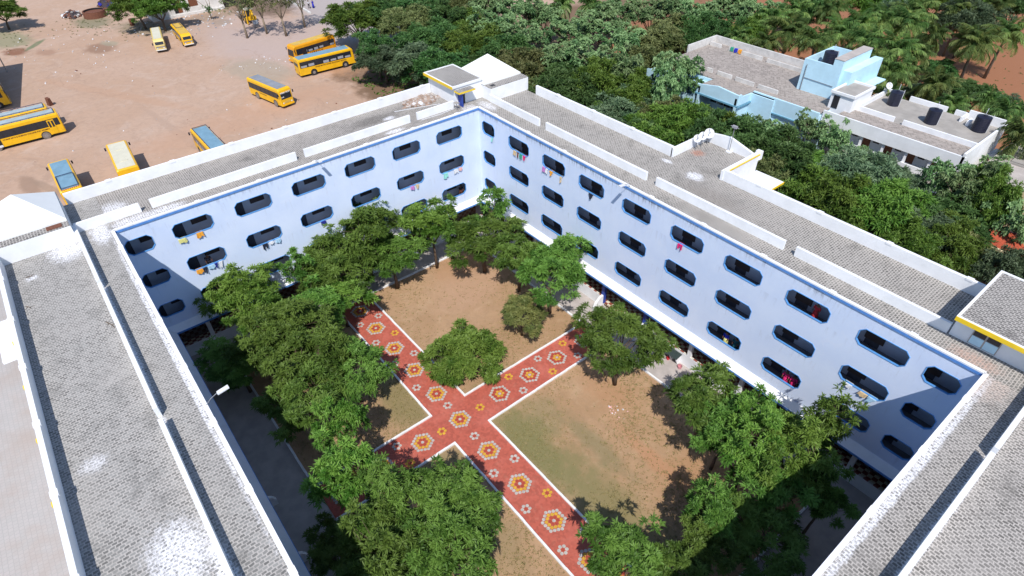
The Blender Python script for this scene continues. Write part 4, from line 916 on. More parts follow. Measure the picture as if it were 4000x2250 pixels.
# black ribbed tanks
def tank(x, y, z, r_, h, label):
    prof = []
    for k in range(9): zz = h * .88 * k / 8; prof += [(zz, r_), (zz + h * .05, r_ * .965), (zz + h * .055, r_)]
    pts = [(0, 0, p[0]) for p in prof] + [(0, 0, h * .95), (0, 0, h)]; rad = [p[1] for p in prof] + [r_ * .8, r_ * .28]
    e = empty('water_tank', (x, y, z), label, 'water tank', 'black water tanks'); MB().tube(pts, rad, 20).build('body', 'black_plastic', e)
    MB().tube([(0, 0, h), (0, 0, h + .08)], r_ * .25, 12).build('lid', 'black_plastic', e)
    MB().tube([(r_ + .06, -.15, 0), (r_ + .06, -.15, h + .35)], .03, 5).tube([(-.2, r_ + .08, 0), (-.2, r_ + .08, h + .55)], .03, 5).tube([(r_ + .06, -.15, h + .2), (.2, 0, h + .1)], .02, 4).build('pipe', 'c_white', e)
tank(11.1, 48.1, 9.33, .85, 1.9, 'black water tank inside the top of the light blue tower')
# washing on the blue roof
for (x, m, l) in ((-4.6, 'c_green', 'green cloth hanging at the back of the blue building roof'), (-3.9, 'c_blue', 'blue cloth beside the green one on the blue building roof'), (-3.2, 'c_orange', 'orange cloth, right of the blue one on the blue building roof')):
    cloth(lambda s, d, z: (s, 50.4 + d, z), x, RH + .62, .55, .5, m, l)

# ------------------------------------------------------------------ white building beside it
white = empty('white_building', (24, 45, 0), 'white two-storey building with grey flat roof and three black tanks', 'building')
def P2(m): m.v = [(x - 24, y - 45, z) for x, y, z in m.v]; return m
WR = 6.75
P2(MB().box(17.0, 42.6, 0, 31.4, 51.6, WR - .15)).build('wall', 'wall_white', white)
P2(MB().box(17.2, 40.7, WR - .15, 31.4, 51.5, WR)).build('roof', 'concrete', white)
P2(MB().box(15.7, 40.45, 5.45, 31.75, 40.65, 7.0)).build('front_band', 'wall_white', white)
P2(MB().box(17.2, 40.65, WR, 31.5, 43.9, WR + .03)).build('roof_strip', 'roof_old', white)
for a, b_ in ((17.3, 22.5), (23.5, 31.4)): P2(MB().box(a, 43.9, WR, b_, 44.1, WR + .62)).build('roof_wall', 'wall_white', white)
g = MB(); g.box(31.4, 40.45, 2.9, 31.65, 51.8, WR + .62); g.box(17.5, 51.5, WR, 19.8, 51.7, WR + .7); g.box(20.9, 51.5, WR, 25.3, 51.7, WR + .6); g.box(26.2, 51.5, WR, 27.6, 51.7, WR + .6)
g.box(27.6, 51.5, WR, 31.4, 51.7, WR + 1.0); g.box(27.4, 49.8, WR, 27.6, 51.5, WR + .6); g.box(17.9, 44.1, WR, 18.1, 51.5, WR + .6); g.box(28.3, 49.2, WR, 28.6, 50.3, WR + .6)
P2(g).build('parapet', 'wall_white', white)
P2(MB().box(31.65, 49.6, 3.9, 33.4, 52.4, 4.1).box(31.65, 44.5, 3.6, 32.6, 46.2, 3.75)).build('canopy', 'wall_white', white)
for x in (18.2, 20.8, 23.4, 26.0, 28.6, 31.1):
    P2(MB().box(x, 40.7, 0, x + .25, 40.95, 5.45)).build('pillar', 'wall_white', white)
for i_, x in enumerate((17.4, 20.0, 22.6, 25.2, 27.8)):
    for zf in (3.4, .3):
        P2(MB().box(x + .5, 42.55, zf, x + 1.4, 42.598, zf + 2.0)).build('door', 'brown_wood', white); P2(MB().box(x + 1.7, 42.55, zf + .9, x + 2.4, 42.598, zf + 1.8)).build('window', 'shutter', white)
P2(MB().box(17.0, 40.7, 3.2, 31.4, 42.6, 3.35).box(17.0, 40.5, 3.35, 31.4, 40.68, 4.15)).build('balcony', 'wall_white', white)
c_ = P2(MB().box(26.8, 38.4, 3.1, 31.4, 40.48, 3.25).box(19.5, 38.9, 3.1, 21.5, 40.48, 3.25)).build('canopy', 'roof_old', white)
P2(MB().box(26.7, 38.1, 2.55, 31.5, 38.398, 3.3).box(19.4, 38.6, 2.55, 21.6, 38.898, 3.3)).build('canopy_edge', 'wall_white', c_)
g = P2(MB().box(15.1, 42.5, 0, 17.9, 47.2, 8.55)).build('stair_room', 'wall_white', white)
P2(MB().box(15.0, 42.3, 8.55, 18.05, 42.5, 8.85).box(15.0, 47.1, 8.55, 18.05, 47.3, 8.85).box(15.0, 42.5, 8.55, 15.2, 47.1, 8.85).box(17.85, 42.5, 8.55, 18.05, 47.1, 8.85)).build('stair_roof', 'wall_white', g)
P2(MB().box(15.2, 42.5, 8.551, 17.85, 47.1, 8.62)).build('stair_roof', 'concrete', g)
P2(MB().box(15.5, 42.45, WR, 16.25, 42.498, 8.3)).build('doorway', 'dark_opening', g)
tank(20.1, 48.9, WR, .72, 1.75, 'black water tank nearest the stair room on the white building'); tank(25.4, 47.0, WR, .72, 1.75, 'middle black water tank of the white building roof'); tank(29.8, 49.0, WR, .78, 1.8, 'black water tank at the far right end of the white building')
dish((18.3, 50.6, WR + .4), .42, R(-35), R(55), 'small round satellite dish on the white building, left of its tanks')

# ------------------------------------------------------------------ cream building and red-tiled lean-to at the right edge
e = empty('cream_building', (37, 46, 0), 'pale cream building with grey roof at the right edge', 'building')
g = MB(); g.box(-4.2, -3.5, 0, 12, 7, 4.9); g.build('wall', 'cream_paint', e); MB().box(-4.3, -3.6, 4.9, 12, 7, 5.05).build('roof', 'concrete_lt', e)
MB().box(-3.6, 1.2, 5.05, 12, 1.35, 5.25).box(-2.6, 1.5, 5.05, -1.2, 3.2, 5.3).box(.2, 1.5, 5.05, 1.8, 3.2, 5.3).build('roof_rib', 'concrete', e)
MB().prism([(2.0, 5.06), (5.5, 5.06), (5.5, 6.6)], -1.2, -.95, lambda s, d, z: (s, d, z)).build('gable_wall', 'cream_paint', e)
e = empty('red_roofed_shed', (38.3, 31.0, 0), 'small shed with red tiled roof and purple ridge at the right edge', 'shed')
MB().box(.2, .3, 0, 4.5, 2.6, 4.2).build('wall', 'dark_opening', e)
g = MB(); g.quad((0, -.2, 4.1), (5, -.2, 4.1), (5, 1.6, 5.1), (0, 1.6, 5.1)); g.quad((0, 1.6, 5.1), (5, 1.6, 5.1), (5, 3.2, 4.3), (0, 3.2, 4.3)); g.build('roof', 'red_tile', e)
MB().tube([(-.1, 1.6, 5.15), (5, 1.6, 5.15)], .1, 6).build('ridge', 'purple_trim', e); MB().box(-.1, -.5, 3.75, 5, -.2, 4.12).build('eaves', 'cream_paint', e)

# ------------------------------------------------------------------ people
def skin_mesh(pts, edges, rad, mat, name, parent, root=0, lv=1):
    me = bpy.data.meshes.new(name); me.from_pydata(pts, edges, []); o = bpy.data.objects.new(name, me); C.objects.link(o)
    sk = o.modifiers.new('s', 'SKIN'); sk.use_smooth_shade = True; ss = o.modifiers.new('u', 'SUBSURF'); ss.levels = lv; ss.render_levels = lv
    for i, r_ in enumerate(rad):
        rr = r_ if isinstance(r_, tuple) else (r_, r_); me.skin_vertices[0].data[i].radius = rr; me.skin_vertices[0].data[i].use_root = (i == root)
    dg = bpy.context.evaluated_depsgraph_get(); m2 = bpy.data.meshes.new_from_object(o.evaluated_get(dg)); bpy.data.objects.remove(o)
    m2.materials.clear(); m2.materials.append(MAT[mat]); m2.name = name; o = bpy.data.objects.new(name, m2); C.objects.link(o); o.parent = parent; return o
def person(loc, rz, label, top, bottom, lean=0.0, stride=.12, skirt=False, group=None):
    e = empty('person', loc, label, 'person', group, rz); e.scale = (.97,) * 3
    l = lean; s_ = stride
    P_ = [(0, 0, .95), (l * .3, 0, 1.15), (l * .8, 0, 1.38), (l, 0, 1.48), (l * 1.15, 0, 1.56), (l * 1.2, 0, 1.70),      # pelvis chest neck head
          (l * .85, .19, 1.40), (l + .05 + l * .6, .25, 1.14), (l * 1.6 + .15, .22, .95), (l * .85, -.19, 1.40), (l + .02 + l * .6, -.25, 1.13), (l * 1.6 + .10, -.22, .93),
          (0, .10, .90), (s_ * .7, .11, .50), (s_ * .4, .11, .07), (s_ * .4 + .14, .12, .04), (0, -.10, .90), (-s_ * .5, -.11, .50), (-s_, -.11, .09), (-s_ + .14, -.12, .04)]
    E_ = [(0, 1), (1, 2), (2, 3), (3, 4), (4, 5), (2, 6), (6, 7), (7, 8), (2, 9), (9, 10), (10, 11), (0, 12), (12, 13), (13, 14), (14, 15), (0, 16), (16, 17), (17, 18), (18, 19)]
    r_ = [(.11, .15), (.10, .14), (.11, .16), .055, (.085, .075), (.10, .085), .055, .042, .03, .055, .042, .03, .085, .062, .04, .035, .085, .062, .04, .035]
    skin_mesh(P_, E_, r_, 'skin', 'body', e)
    P2_ = [P_[i] for i in (0, 1, 2, 6, 7, 9, 10)]; skin_mesh(P2_, [(0, 1), (1, 2), (2, 3), (3, 4), (2, 5), (5, 6)], [(.13, .17), (.125, .165), (.13, .18), .075, .06, .075, .06], top, 'shirt', e)
    if skirt:
        g = MB(); g.tube([(0, 0, 1.02), (0, 0, .8), (.02, 0, .1)], [.16, .2, .27], 12); g.build('skirt', bottom, e, True)
    else:
        P3 = [P_[i] for i in (0, 12, 13, 14, 16, 17, 18)]; skin_mesh(P3, [(0, 1), (1, 2), (2, 3), (0, 4), (4, 5), (5, 6)], [(.125, .16), .105, .08, .065, .105, .08, .065], bottom, 'trousers', e)
    g = MB(); hx, hz = l * 1.2, 1.68
    for j in range(5):
        t = j / 4 * math.pi * .55
        for a in range(10): g.v.append((hx - .015 + .112 * math.sin(t) * math.cos(a * .628), .095 * math.sin(t) * math.sin(a * .628), hz + .03 + .12 * math.cos(t)))
    for j in range(4):
        for a in range(10): g.f.append((j * 10 + a, j * 10 + (a + 1) % 10, (j + 1) * 10 + (a + 1) % 10, (j + 1) * 10 + a)); g.mi.append(0)
    g.build('hair', 'hair', e, True); return e
person((-93.6, 21.5, 0), R(10), 'person in white shirt and dark trousers walking on the far road', 'c_white', 'c_black', stride=.22)
person((-93.4, 22.4, 0), R(10), 'person in long blue clothes walking beside the one in white', 'c_blue', 'c_blue', skirt=True)
person((-.75, -27.95, 7.1), R(0), 'person in dark clothes standing at the window above the orange cloth', 'c_black', 'c_black', .12)
person((-.8, -2.35, 3.9), R(0), 'person in dark clothes at the lower window nearest the far corner', 'c_black', 'c_brown', .1)
person((36.2, .85, 10.3), R(-100), 'person in dark red standing in the upper corridor behind the eighth window', 'c_red', 'c_red', .0, skirt=True)
person((36.1, .62, 3.9), R(-90), 'left one of two people in magenta at the lowest window row', 'c_magenta', 'c_magenta', .08, skirt=True)
person((36.7, .60, 3.9), R(-80), 'right one of two people in magenta at the lowest window row', 'c_magenta', 'c_magenta', .08, skirt=True)
person((30.9, .62, 3.9), R(-90), 'person in blue and yellow behind the seventh window of the lowest row', 'c_blue', 'c_yellow', .05, skirt=True)
person((31.75, .66, 3.9), R(-90), 'person in teal right of the one in blue and yellow', 'c_tealdark', 'c_tealdark', .05, skirt=True)

# ------------------------------------------------------------------ foliage
def leaf_object(name, V, F, tone, mat):
    me = bpy.data.meshes.new(name); nv, nf = len(V), len(F)
    me.vertices.add(nv); me.vertices.foreach_set('co', V.astype(np.float32).ravel())
    k = F.shape[1]; me.loops.add(nf * k); me.loops.foreach_set('vertex_index', F.astype(np.int32).ravel())
    me.polygons.add(nf); me.polygons.foreach_set('loop_start', np.arange(0, nf * k, k, dtype=np.int32)); me.polygons.foreach_set('loop_total', np.full(nf, k, dtype=np.int32))
    at = me.attributes.new('tone', 'FLOAT', 'FACE'); at.data.foreach_set('value', tone.astype(np.float32))
    me.update(); me.materials.append(MAT[mat]); return me
def norm(a): return a / (np.linalg.norm(a, axis=1, keepdims=True) + 1e-9)
def leaves(P, D, U, L, Wd, droop=.25):
    """two-segment leaf blades: base P, direction D, up U"""
    S = norm(np.cross(D, U)); n = len(P); L = L[:, None]; Wd = Wd[:, None]
    m = P + D * L * .5; t = P + D * L - np.array([0, 0, 1.]) * L * droop
    V = np.stack([P - S * Wd * .35, P + S * Wd * .35, m + S * Wd, t, m - S * Wd], 1).reshape(-1, 3)
    F = (np.arange(n) * 5)[:, None] + np.array([[0, 1, 2, 3, 4]]); return V, F
def make_tree(name, r, hc, flat=.72, nclump=60, crad=.2, ntuft=14, blade=9, ll=.38, lw=.04, droop=.25, low=-.35, trunk=.14, bark='bark', leaf='leaf_court', nlimb=7, rough=.42, limbs=16):
    """limbs fork into sprays; every spray carries tufts; every tuft is a star of narrow leaflets"""
    ph = rng.uniform(0, 6.28, 4); cs = []
    lim = norm(rng.normal(size=(nlimb, 3)) * np.array([1, 1, .6]) + np.array([0, 0, .25]))
    while len(cs) < nclump:
        v = rng.normal(size=3); v /= np.linalg.norm(v)
        if v[2] < low: continue
        az = math.atan2(v[1], v[0]); k = max(lim @ v)
        ext = (1 + rough * (.45 * math.sin(2 * az + ph[0]) + .35 * math.sin(3 * az + ph[1]) + .3 * math.sin(5 * az + ph[2] + v[2] * 2))) * (.62 + .42 * k ** 2)
        c = v * (rng.uniform(.2, 1.0) ** .5) * np.array([r, r, r * flat]) * ext * 1.12
        c[2] += .18 * r * math.sin(c[0] * 1.3 + ph[3]) * math.cos(c[1] * 1.1)
        cs.append(c)
    cs = np.array(cs) + np.array([0, 0, hc]); Vs, Fs, T = [], [], []; off = 0
    for c in cs:
        cr = r * crad * rng.uniform(.55, 1.35); n = max(3, int(ntuft * rng.uniform(.5, 1.4))); rel = norm((c - np.array([0, 0, hc - r * .35]))[None])[0]
        v = norm(rng.normal(size=(n, 3)) + rel[None] * .55 + np.array([[0, 0, .35]]))
        tp = c + v * cr * np.array([1.15, 1.15, .6]) * rng.uniform(.3, 1.0, (n, 1))
        ax = norm(v + rel[None] * .6 + np.array([[0, 0, .25]])); tone_c = rng.uniform(-.22, .38)
        P = np.repeat(tp, blade, 0); A = np.repeat(ax, blade, 0); m = len(P)
        D = norm(A * .55 + norm(rng.normal(size=(m, 3))) * .95 * np.array([1, 1, .6])); L = ll * rng.uniform(.65, 1.25, m); P = P + D * L[:, None] * .12
        V, F = leaves(P, D, norm(np.array([[0, 0, 1.]]) + rng.normal(size=(m, 3)) * .3), L, lw * rng.uniform(.8, 1.25, m), droop)
        Vs.append(V); Fs.append(F + off); off += len(V)
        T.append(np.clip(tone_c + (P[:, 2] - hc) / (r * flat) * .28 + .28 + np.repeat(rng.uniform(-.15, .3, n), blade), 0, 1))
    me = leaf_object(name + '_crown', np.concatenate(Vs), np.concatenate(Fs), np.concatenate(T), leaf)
    g = MB(); fork = max(.5, hc - r * flat * 1.05); bend = rng.normal(size=2) * .12
    top = Vector((bend[0], bend[1], fork)); g.tube([(0, 0, -.05), (bend[0] * .4, bend[1] * .4, fork * .5), tuple(top)], [trunk * 1.25, trunk, trunk * .8], 8)
    heads = []
    for v in lim:
        e_ = Vector(v * np.array([r, r, r * flat]) * .45) + Vector((0, 0, hc - .1 * r)); heads.append(e_); m = top.lerp(e_, .5) + Vector((rng.normal() * .12, rng.normal() * .12, -.06 * r))
        g.tube([tuple(top - Vector((0, 0, .12))), tuple(m), tuple(e_)], [trunk * .6, trunk * .42, trunk * .25], 6, cap=False)
    for c in cs:
        c = Vector(c); h_ = min(heads, key=lambda q: (q - c).length); g.tube([tuple(h_), tuple(h_.lerp(c, .5) + Vector((0, 0, -.05))), tuple(c)], [trunk * .2, trunk * .13, trunk * .06], 4, cap=False)
    me2 = g.build('tmp', bark, None, True); tm = me2.data; bpy.data.objects.remove(me2); tm.name = name + '_trunk'
    return (me, tm, r, hc)
def make_palm(name, h, L=3.5, nf=30):
    Vs, Fs, T = [], [], []; off = 0; g = MB()
    bx, by = rng.normal(size=2) * .5; g.tube([(0, 0, -.05), (bx * .3, by * .3, h * .4), (bx * .8, by * .8, h * .8), (bx, by, h)], [.24, .17, .15, .16], 8)
    for k in range(nf):
        az = k * 2.399 + rng.uniform(-.2, .2); el = R(rng.uniform(-25, 75)) if k > 3 else R(80); d = np.array([math.cos(az), math.sin(az)]); l = L * rng.uniform(.8, 1.1)
        pts = []; p = np.array([bx, by, h]); a = el; ns = 12; tw = rng.normal() * .25
        for j in range(ns + 1):
            pts.append(p.copy()); p = p + np.array([d[0] * math.cos(a), d[1] * math.cos(a), math.sin(a)]) * l / ns; a -= R(105) / ns * (.4 + 1.1 * j / ns)
        pts = np.array(pts); g.tube([tuple(q) for q in pts[::3]], [.04, .03, .02, .015, .01], 4, m=1, cap=False)
        tone = rng.uniform(.1, .8) if el > -.1 else rng.uniform(.7, 1.0)
        m = 32; t = np.clip(np.linspace(.08, .98, m) + rng.normal(size=m) * .006, .05, .99); idx = t * ns; i0 = np.minimum(idx.astype(int), ns - 1); f = (idx - i0)[:, None]
        P0 = pts[i0] * (1 - f) + pts[i0 + 1] * f; tan = norm(pts[i0 + 1] - pts[i0])
        for sd in (-1, 1):
            side = norm(np.cross(tan, np.array([[0, 0, 1.]]))) * sd
            D = norm(side * .8 + tan * .65 + np.array([[0, 0, -.35]]) + rng.normal(size=(m, 3)) * .13)
            ln = .95 * np.sin(np.clip(t * 2.6 + .45, 0, 3.0)) * rng.uniform(.85, 1.1, m) + .12
            V, F = leaves(P0, D, np.tile([[0, 0, 1.]], (m, 1)), ln, np.full(m, .024), .35); Vs.append(V); Fs.append(F + off); off += len(V); T.append(np.clip(np.full(m, tone) + rng.normal(size=m) * .08, 0, 1))
    me = leaf_object(name + '_crown', np.concatenate(Vs), np.concatenate(Fs), np.concatenate(T), 'leaf_P')
    for k in range(5):
        a = k * 1.25; g.tube([(bx + .18 * math.cos(a), by + .18 * math.sin(a), h - .35), (bx + .2 * math.cos(a), by + .2 * math.sin(a), h - .1)], [.11, .12], 6, m=1)
    o = g.build('tmp', ['palm_bark', 'leaf_P'], None, True); tm = o.data; bpy.data.objects.remove(o); tm.name = name + '_trunk'
    return (me, tm, 3.3, h)
CV = {
 'big': [make_tree('court_tree_%d' % i, 2.8, 5.2, .75, 88, .185, 16, 12, .37, .038) for i in range(4)],
 'med': [make_tree('court_tree_m%d' % i, 2.0, 4.6, .85, 52, .21, 14, 12, .36, .037, trunk=.11) for i in range(3)],
 'slim': [make_tree('court_tree_s%d' % i, 1.3, 5.6, 1.5, 32, .26, 8, 11, .33, .036, low=-.8, trunk=.08) for i in range(2)],
 'bush': [make_tree('court_bush', 2.5, 1.9, .70, 100, .19, 18, 12, .35, .038, low=-.6, trunk=.09, rough=.18)],
 'N': [make_tree('grove_n%d' % i, 4.0, 4.8, .60, 120, .20, 20, 8, .52, .062, low=-.25, trunk=.2, leaf='leaf_N', nlimb=9) for i in range(5)],
 'T': [make_tree('grove_t%d' % i, 3.2, 5.6, .80, 62, .20, 12, 7, .42, .125, droop=.5, low=-.5, trunk=.17, leaf='leaf_T', bark='bark_pale', rough=.4) for i in range(4)],
 'S': [make_tree('sparse_%d' % i, 3.2, 6.0, .8, 40, .28, 8, 6, .4, .06, low=-.4, trunk=.2, leaf='leaf_B', bark='bark_pale') for i in range(1)],
 'P': [make_palm('palm_%d' % i, 7.0) for i in range(3)]}
USED = set()
def place_tree(kind, x, y, h, r, label, group, name='tree', leaf=None, cat='tree', zs=None):
    me, tm, rv, hv = CV[kind][place_tree.n % len(CV[kind])]; place_tree.n += 1
    e = empty(name, (x, y, 0), label, cat, group, random.uniform(0, 6.28)); s = r / rv; sz = (h / hv) if zs is None else zs
    e.scale = (s, s, sz)
    for nm, m in (('crown', me), ('trunk', tm)):
        o = bpy.data.objects.new(nm, m); C.objects.link(o); o.parent = e
        if nm == 'crown' and leaf: o.material_slots[0].link = 'OBJECT'; o.material_slots[0].material = MAT[leaf]
    return e
place_tree.n = 0
court = [(5.4, -2.6, 6.3, 1.3, 'slim', 0, 'slim tree with a wispy top in the far corner of the courtyard'), (7.1, -5.3, 4.2, 2.6, 'med', 0, 'leafy tree at the far corner of the bare earth bed'),
 (3.4, -8.7, 5.6, 2.0, 'med', 1, 'bright yellowish tree along the left wall, right of the tallest dark one'), (.9, -14.9, 5.6, 2.9, 'big', 0, 'tallest dark tree rising against the left wall'), (3.6, -13.5, 4.0, 2.3, 'med', 0, 'dark tree whose trunk stands at the kerb below the tallest one'),
 (2.9, -19.6, 4.6, 2.6, 'big', 0, 'dense tree left of the path end at the left wall'), (1.9, -21.8, 6.0, 1.0, 'slim', 0, 'thin sapling standing out above the trees of the left wall'), (5.4, -19.9, 3.6, 1.8, 'med', 1, 'rounded light green tree beside the red path end'),
 (2.2, -26.8, 5.4, 2.4, 'big', 1, 'light green tree covering the lower left windows'), (7.8, -26.2, 5.2, 2.6, 'big', 0, 'broad tree in the left row, below the light green one'), (12.2, -26.0, 5.2, 2.4, 'big', 0, 'broad dark tree in the middle of the left row'),
 (14.1, -23.2, 4.0, 2.3, 'big', 0, 'tree of the left row nearest the red path'), (6.5, -22.7, 4.4, 1.8, 'med', 0, 'medium tree between the left row and the path end'), (20.1, -26.6, 6.0, 1.3, 'med', 1, 'small bright tree on top of the lower left row'),
 (15.5, -27.4, 4.6, 2.3, 'big', 0, 'dark shaded tree along the near left walk'), (23.7, -28.4, 5.8, 1.9, 'med', 1, 'bright tree covering the lower end of the short red path'), (27.3, -26.7, 5.6, 2.4, 'big', 0, 'left one of the two broad trees at the bottom centre'),
 (29.9, -24.0, 5.2, 2.5, 'big', 0, 'right one of the two broad trees at the bottom centre'), (29.6, -29.1, 5.8, 2.3, 'big', 0, 'tree cut by the bottom edge, left of the centre'), (31.7, -26.1, 5.4, 2.3, 'big', 0, 'tree cut by the bottom edge just below the two broad ones'),
 (11.7, -4.6, 4.6, 1.8, 'med', 0, 'small tree between the far corner and the middle tree of the right wall'), (16.0, -4.4, 5.0, 2.6, 'big', 0, 'light tree by the right wall, before the checkered entrance'), (16.6, -8.3, 2.6, 1.7, 'med', 2, 'brownish thin bush at the edge of the bare earth bed'),
 (16.7, -14.7, 1.9, 2.45, 'bush', 1, 'bright low round tree standing in the angle of the two red paths'), (26.0, -6.1, 5.0, 2.5, 'big', 0, 'round tree with a forked trunk right of the red path, by the wash trough'), (33.8, -5.8, 4.8, 2.1, 'med', 0, 'feathery tree left of the large tree on the right side'),
 (36.0, -6.6, 4.6, 1.9, 'big', 0, 'tree filling the gap between the feathery tree and the large bright one'),
 (38.0, -6.6, 5.6, 2.1, 'big', 1, 'large bright tree on the right side of the courtyard'), (40.4, -5.7, 5.8, 2.2, 'big', 1, 'large tree right of the bright one, nearest the right corner'), (40.5, -3.3, 7.2, 1.1, 'slim', 0, 'slim treetop in front of the lowest right windows'),
 (40.4, -7.8, 4.6, 1.8, 'med', 0, 'shaded tree under the large right-hand trees'), (39.2, -12.0, 4.4, 1.3, 'med', 0, 'small feathery tree right of the large bare bed'), (40.3, -14.0, 4.0, 1.3, 'med', 0, 'small tree just below the feathery one, at the right'),
 (37.6, -18.4, 4.6, 1.8, 'med', 0, 'tree over the lower end of the long red path, at the bottom edge'), (39.8, -16.4, 3.8, 1.3, 'med', 0, 'low tree at the bottom edge right of the red path'), (41.5, -10.4, 3.2, 2.3, 'big', 0, 'wide dark tree in the deep shade at the lower right'),
 (42.9, -5.9, 4.0, 1.4, 'med', 0, 'dark tree in the shade nearest the right wing'), (7.3, -29.8, 3.2, 2.1, 'big', 0, 'dark low tree in the shade of the near left wing'), (25.6, -30.6, 3.0, 1.5, 'med', 0, 'dark low tree in the shade left of the bottom trees')]
for (x, y, h, r, k, lf, l) in court:
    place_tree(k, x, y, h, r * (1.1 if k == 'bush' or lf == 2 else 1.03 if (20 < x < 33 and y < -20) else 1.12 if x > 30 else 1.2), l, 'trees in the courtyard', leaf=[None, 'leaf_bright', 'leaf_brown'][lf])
KIND = {'N': ('N', 'leaf_N', 'green dense-crowned tree', 'tree'), 'D': ('N', 'leaf_D', 'dark green dense-crowned tree', 'tree'), 'G': ('N', 'leaf_G', 'greyish green fine-leaved tree', 'tree'), 'B': ('N', 'leaf_B', 'brownish green tree', 'tree'),
        'T': ('T', 'leaf_T', 'pale large-leaved tree', 'large_leaved_tree'), 'P': ('P', None, 'coconut palm', 'palm_tree'), 'S': ('S', None, 'sparse pale tree', 'tree')}
ZONE = {'lot': 'by the old house', 'west': 'in the grove beside the lot', 'mid': 'just behind the hostel', 'front': 'before the two far buildings', 'back': 'in the far orchard'}
ORD = ['', 'first', 'second', 'third', 'fourth', 'fifth', 'sixth', 'seventh', 'eighth', 'ninth', 'tenth', 'eleventh', 'twelfth', 'thirteenth', 'fourteenth', 'fifteenth', 'sixteenth', 'seventeenth', 'eighteenth', 'nineteenth', 'twentieth']
def ordinal(n): return ORD[n] if n <= 20 else str(n) + ('st' if n % 10 == 1 else 'nd' if n % 10 == 2 else 'rd' if n % 10 == 3 else 'th')
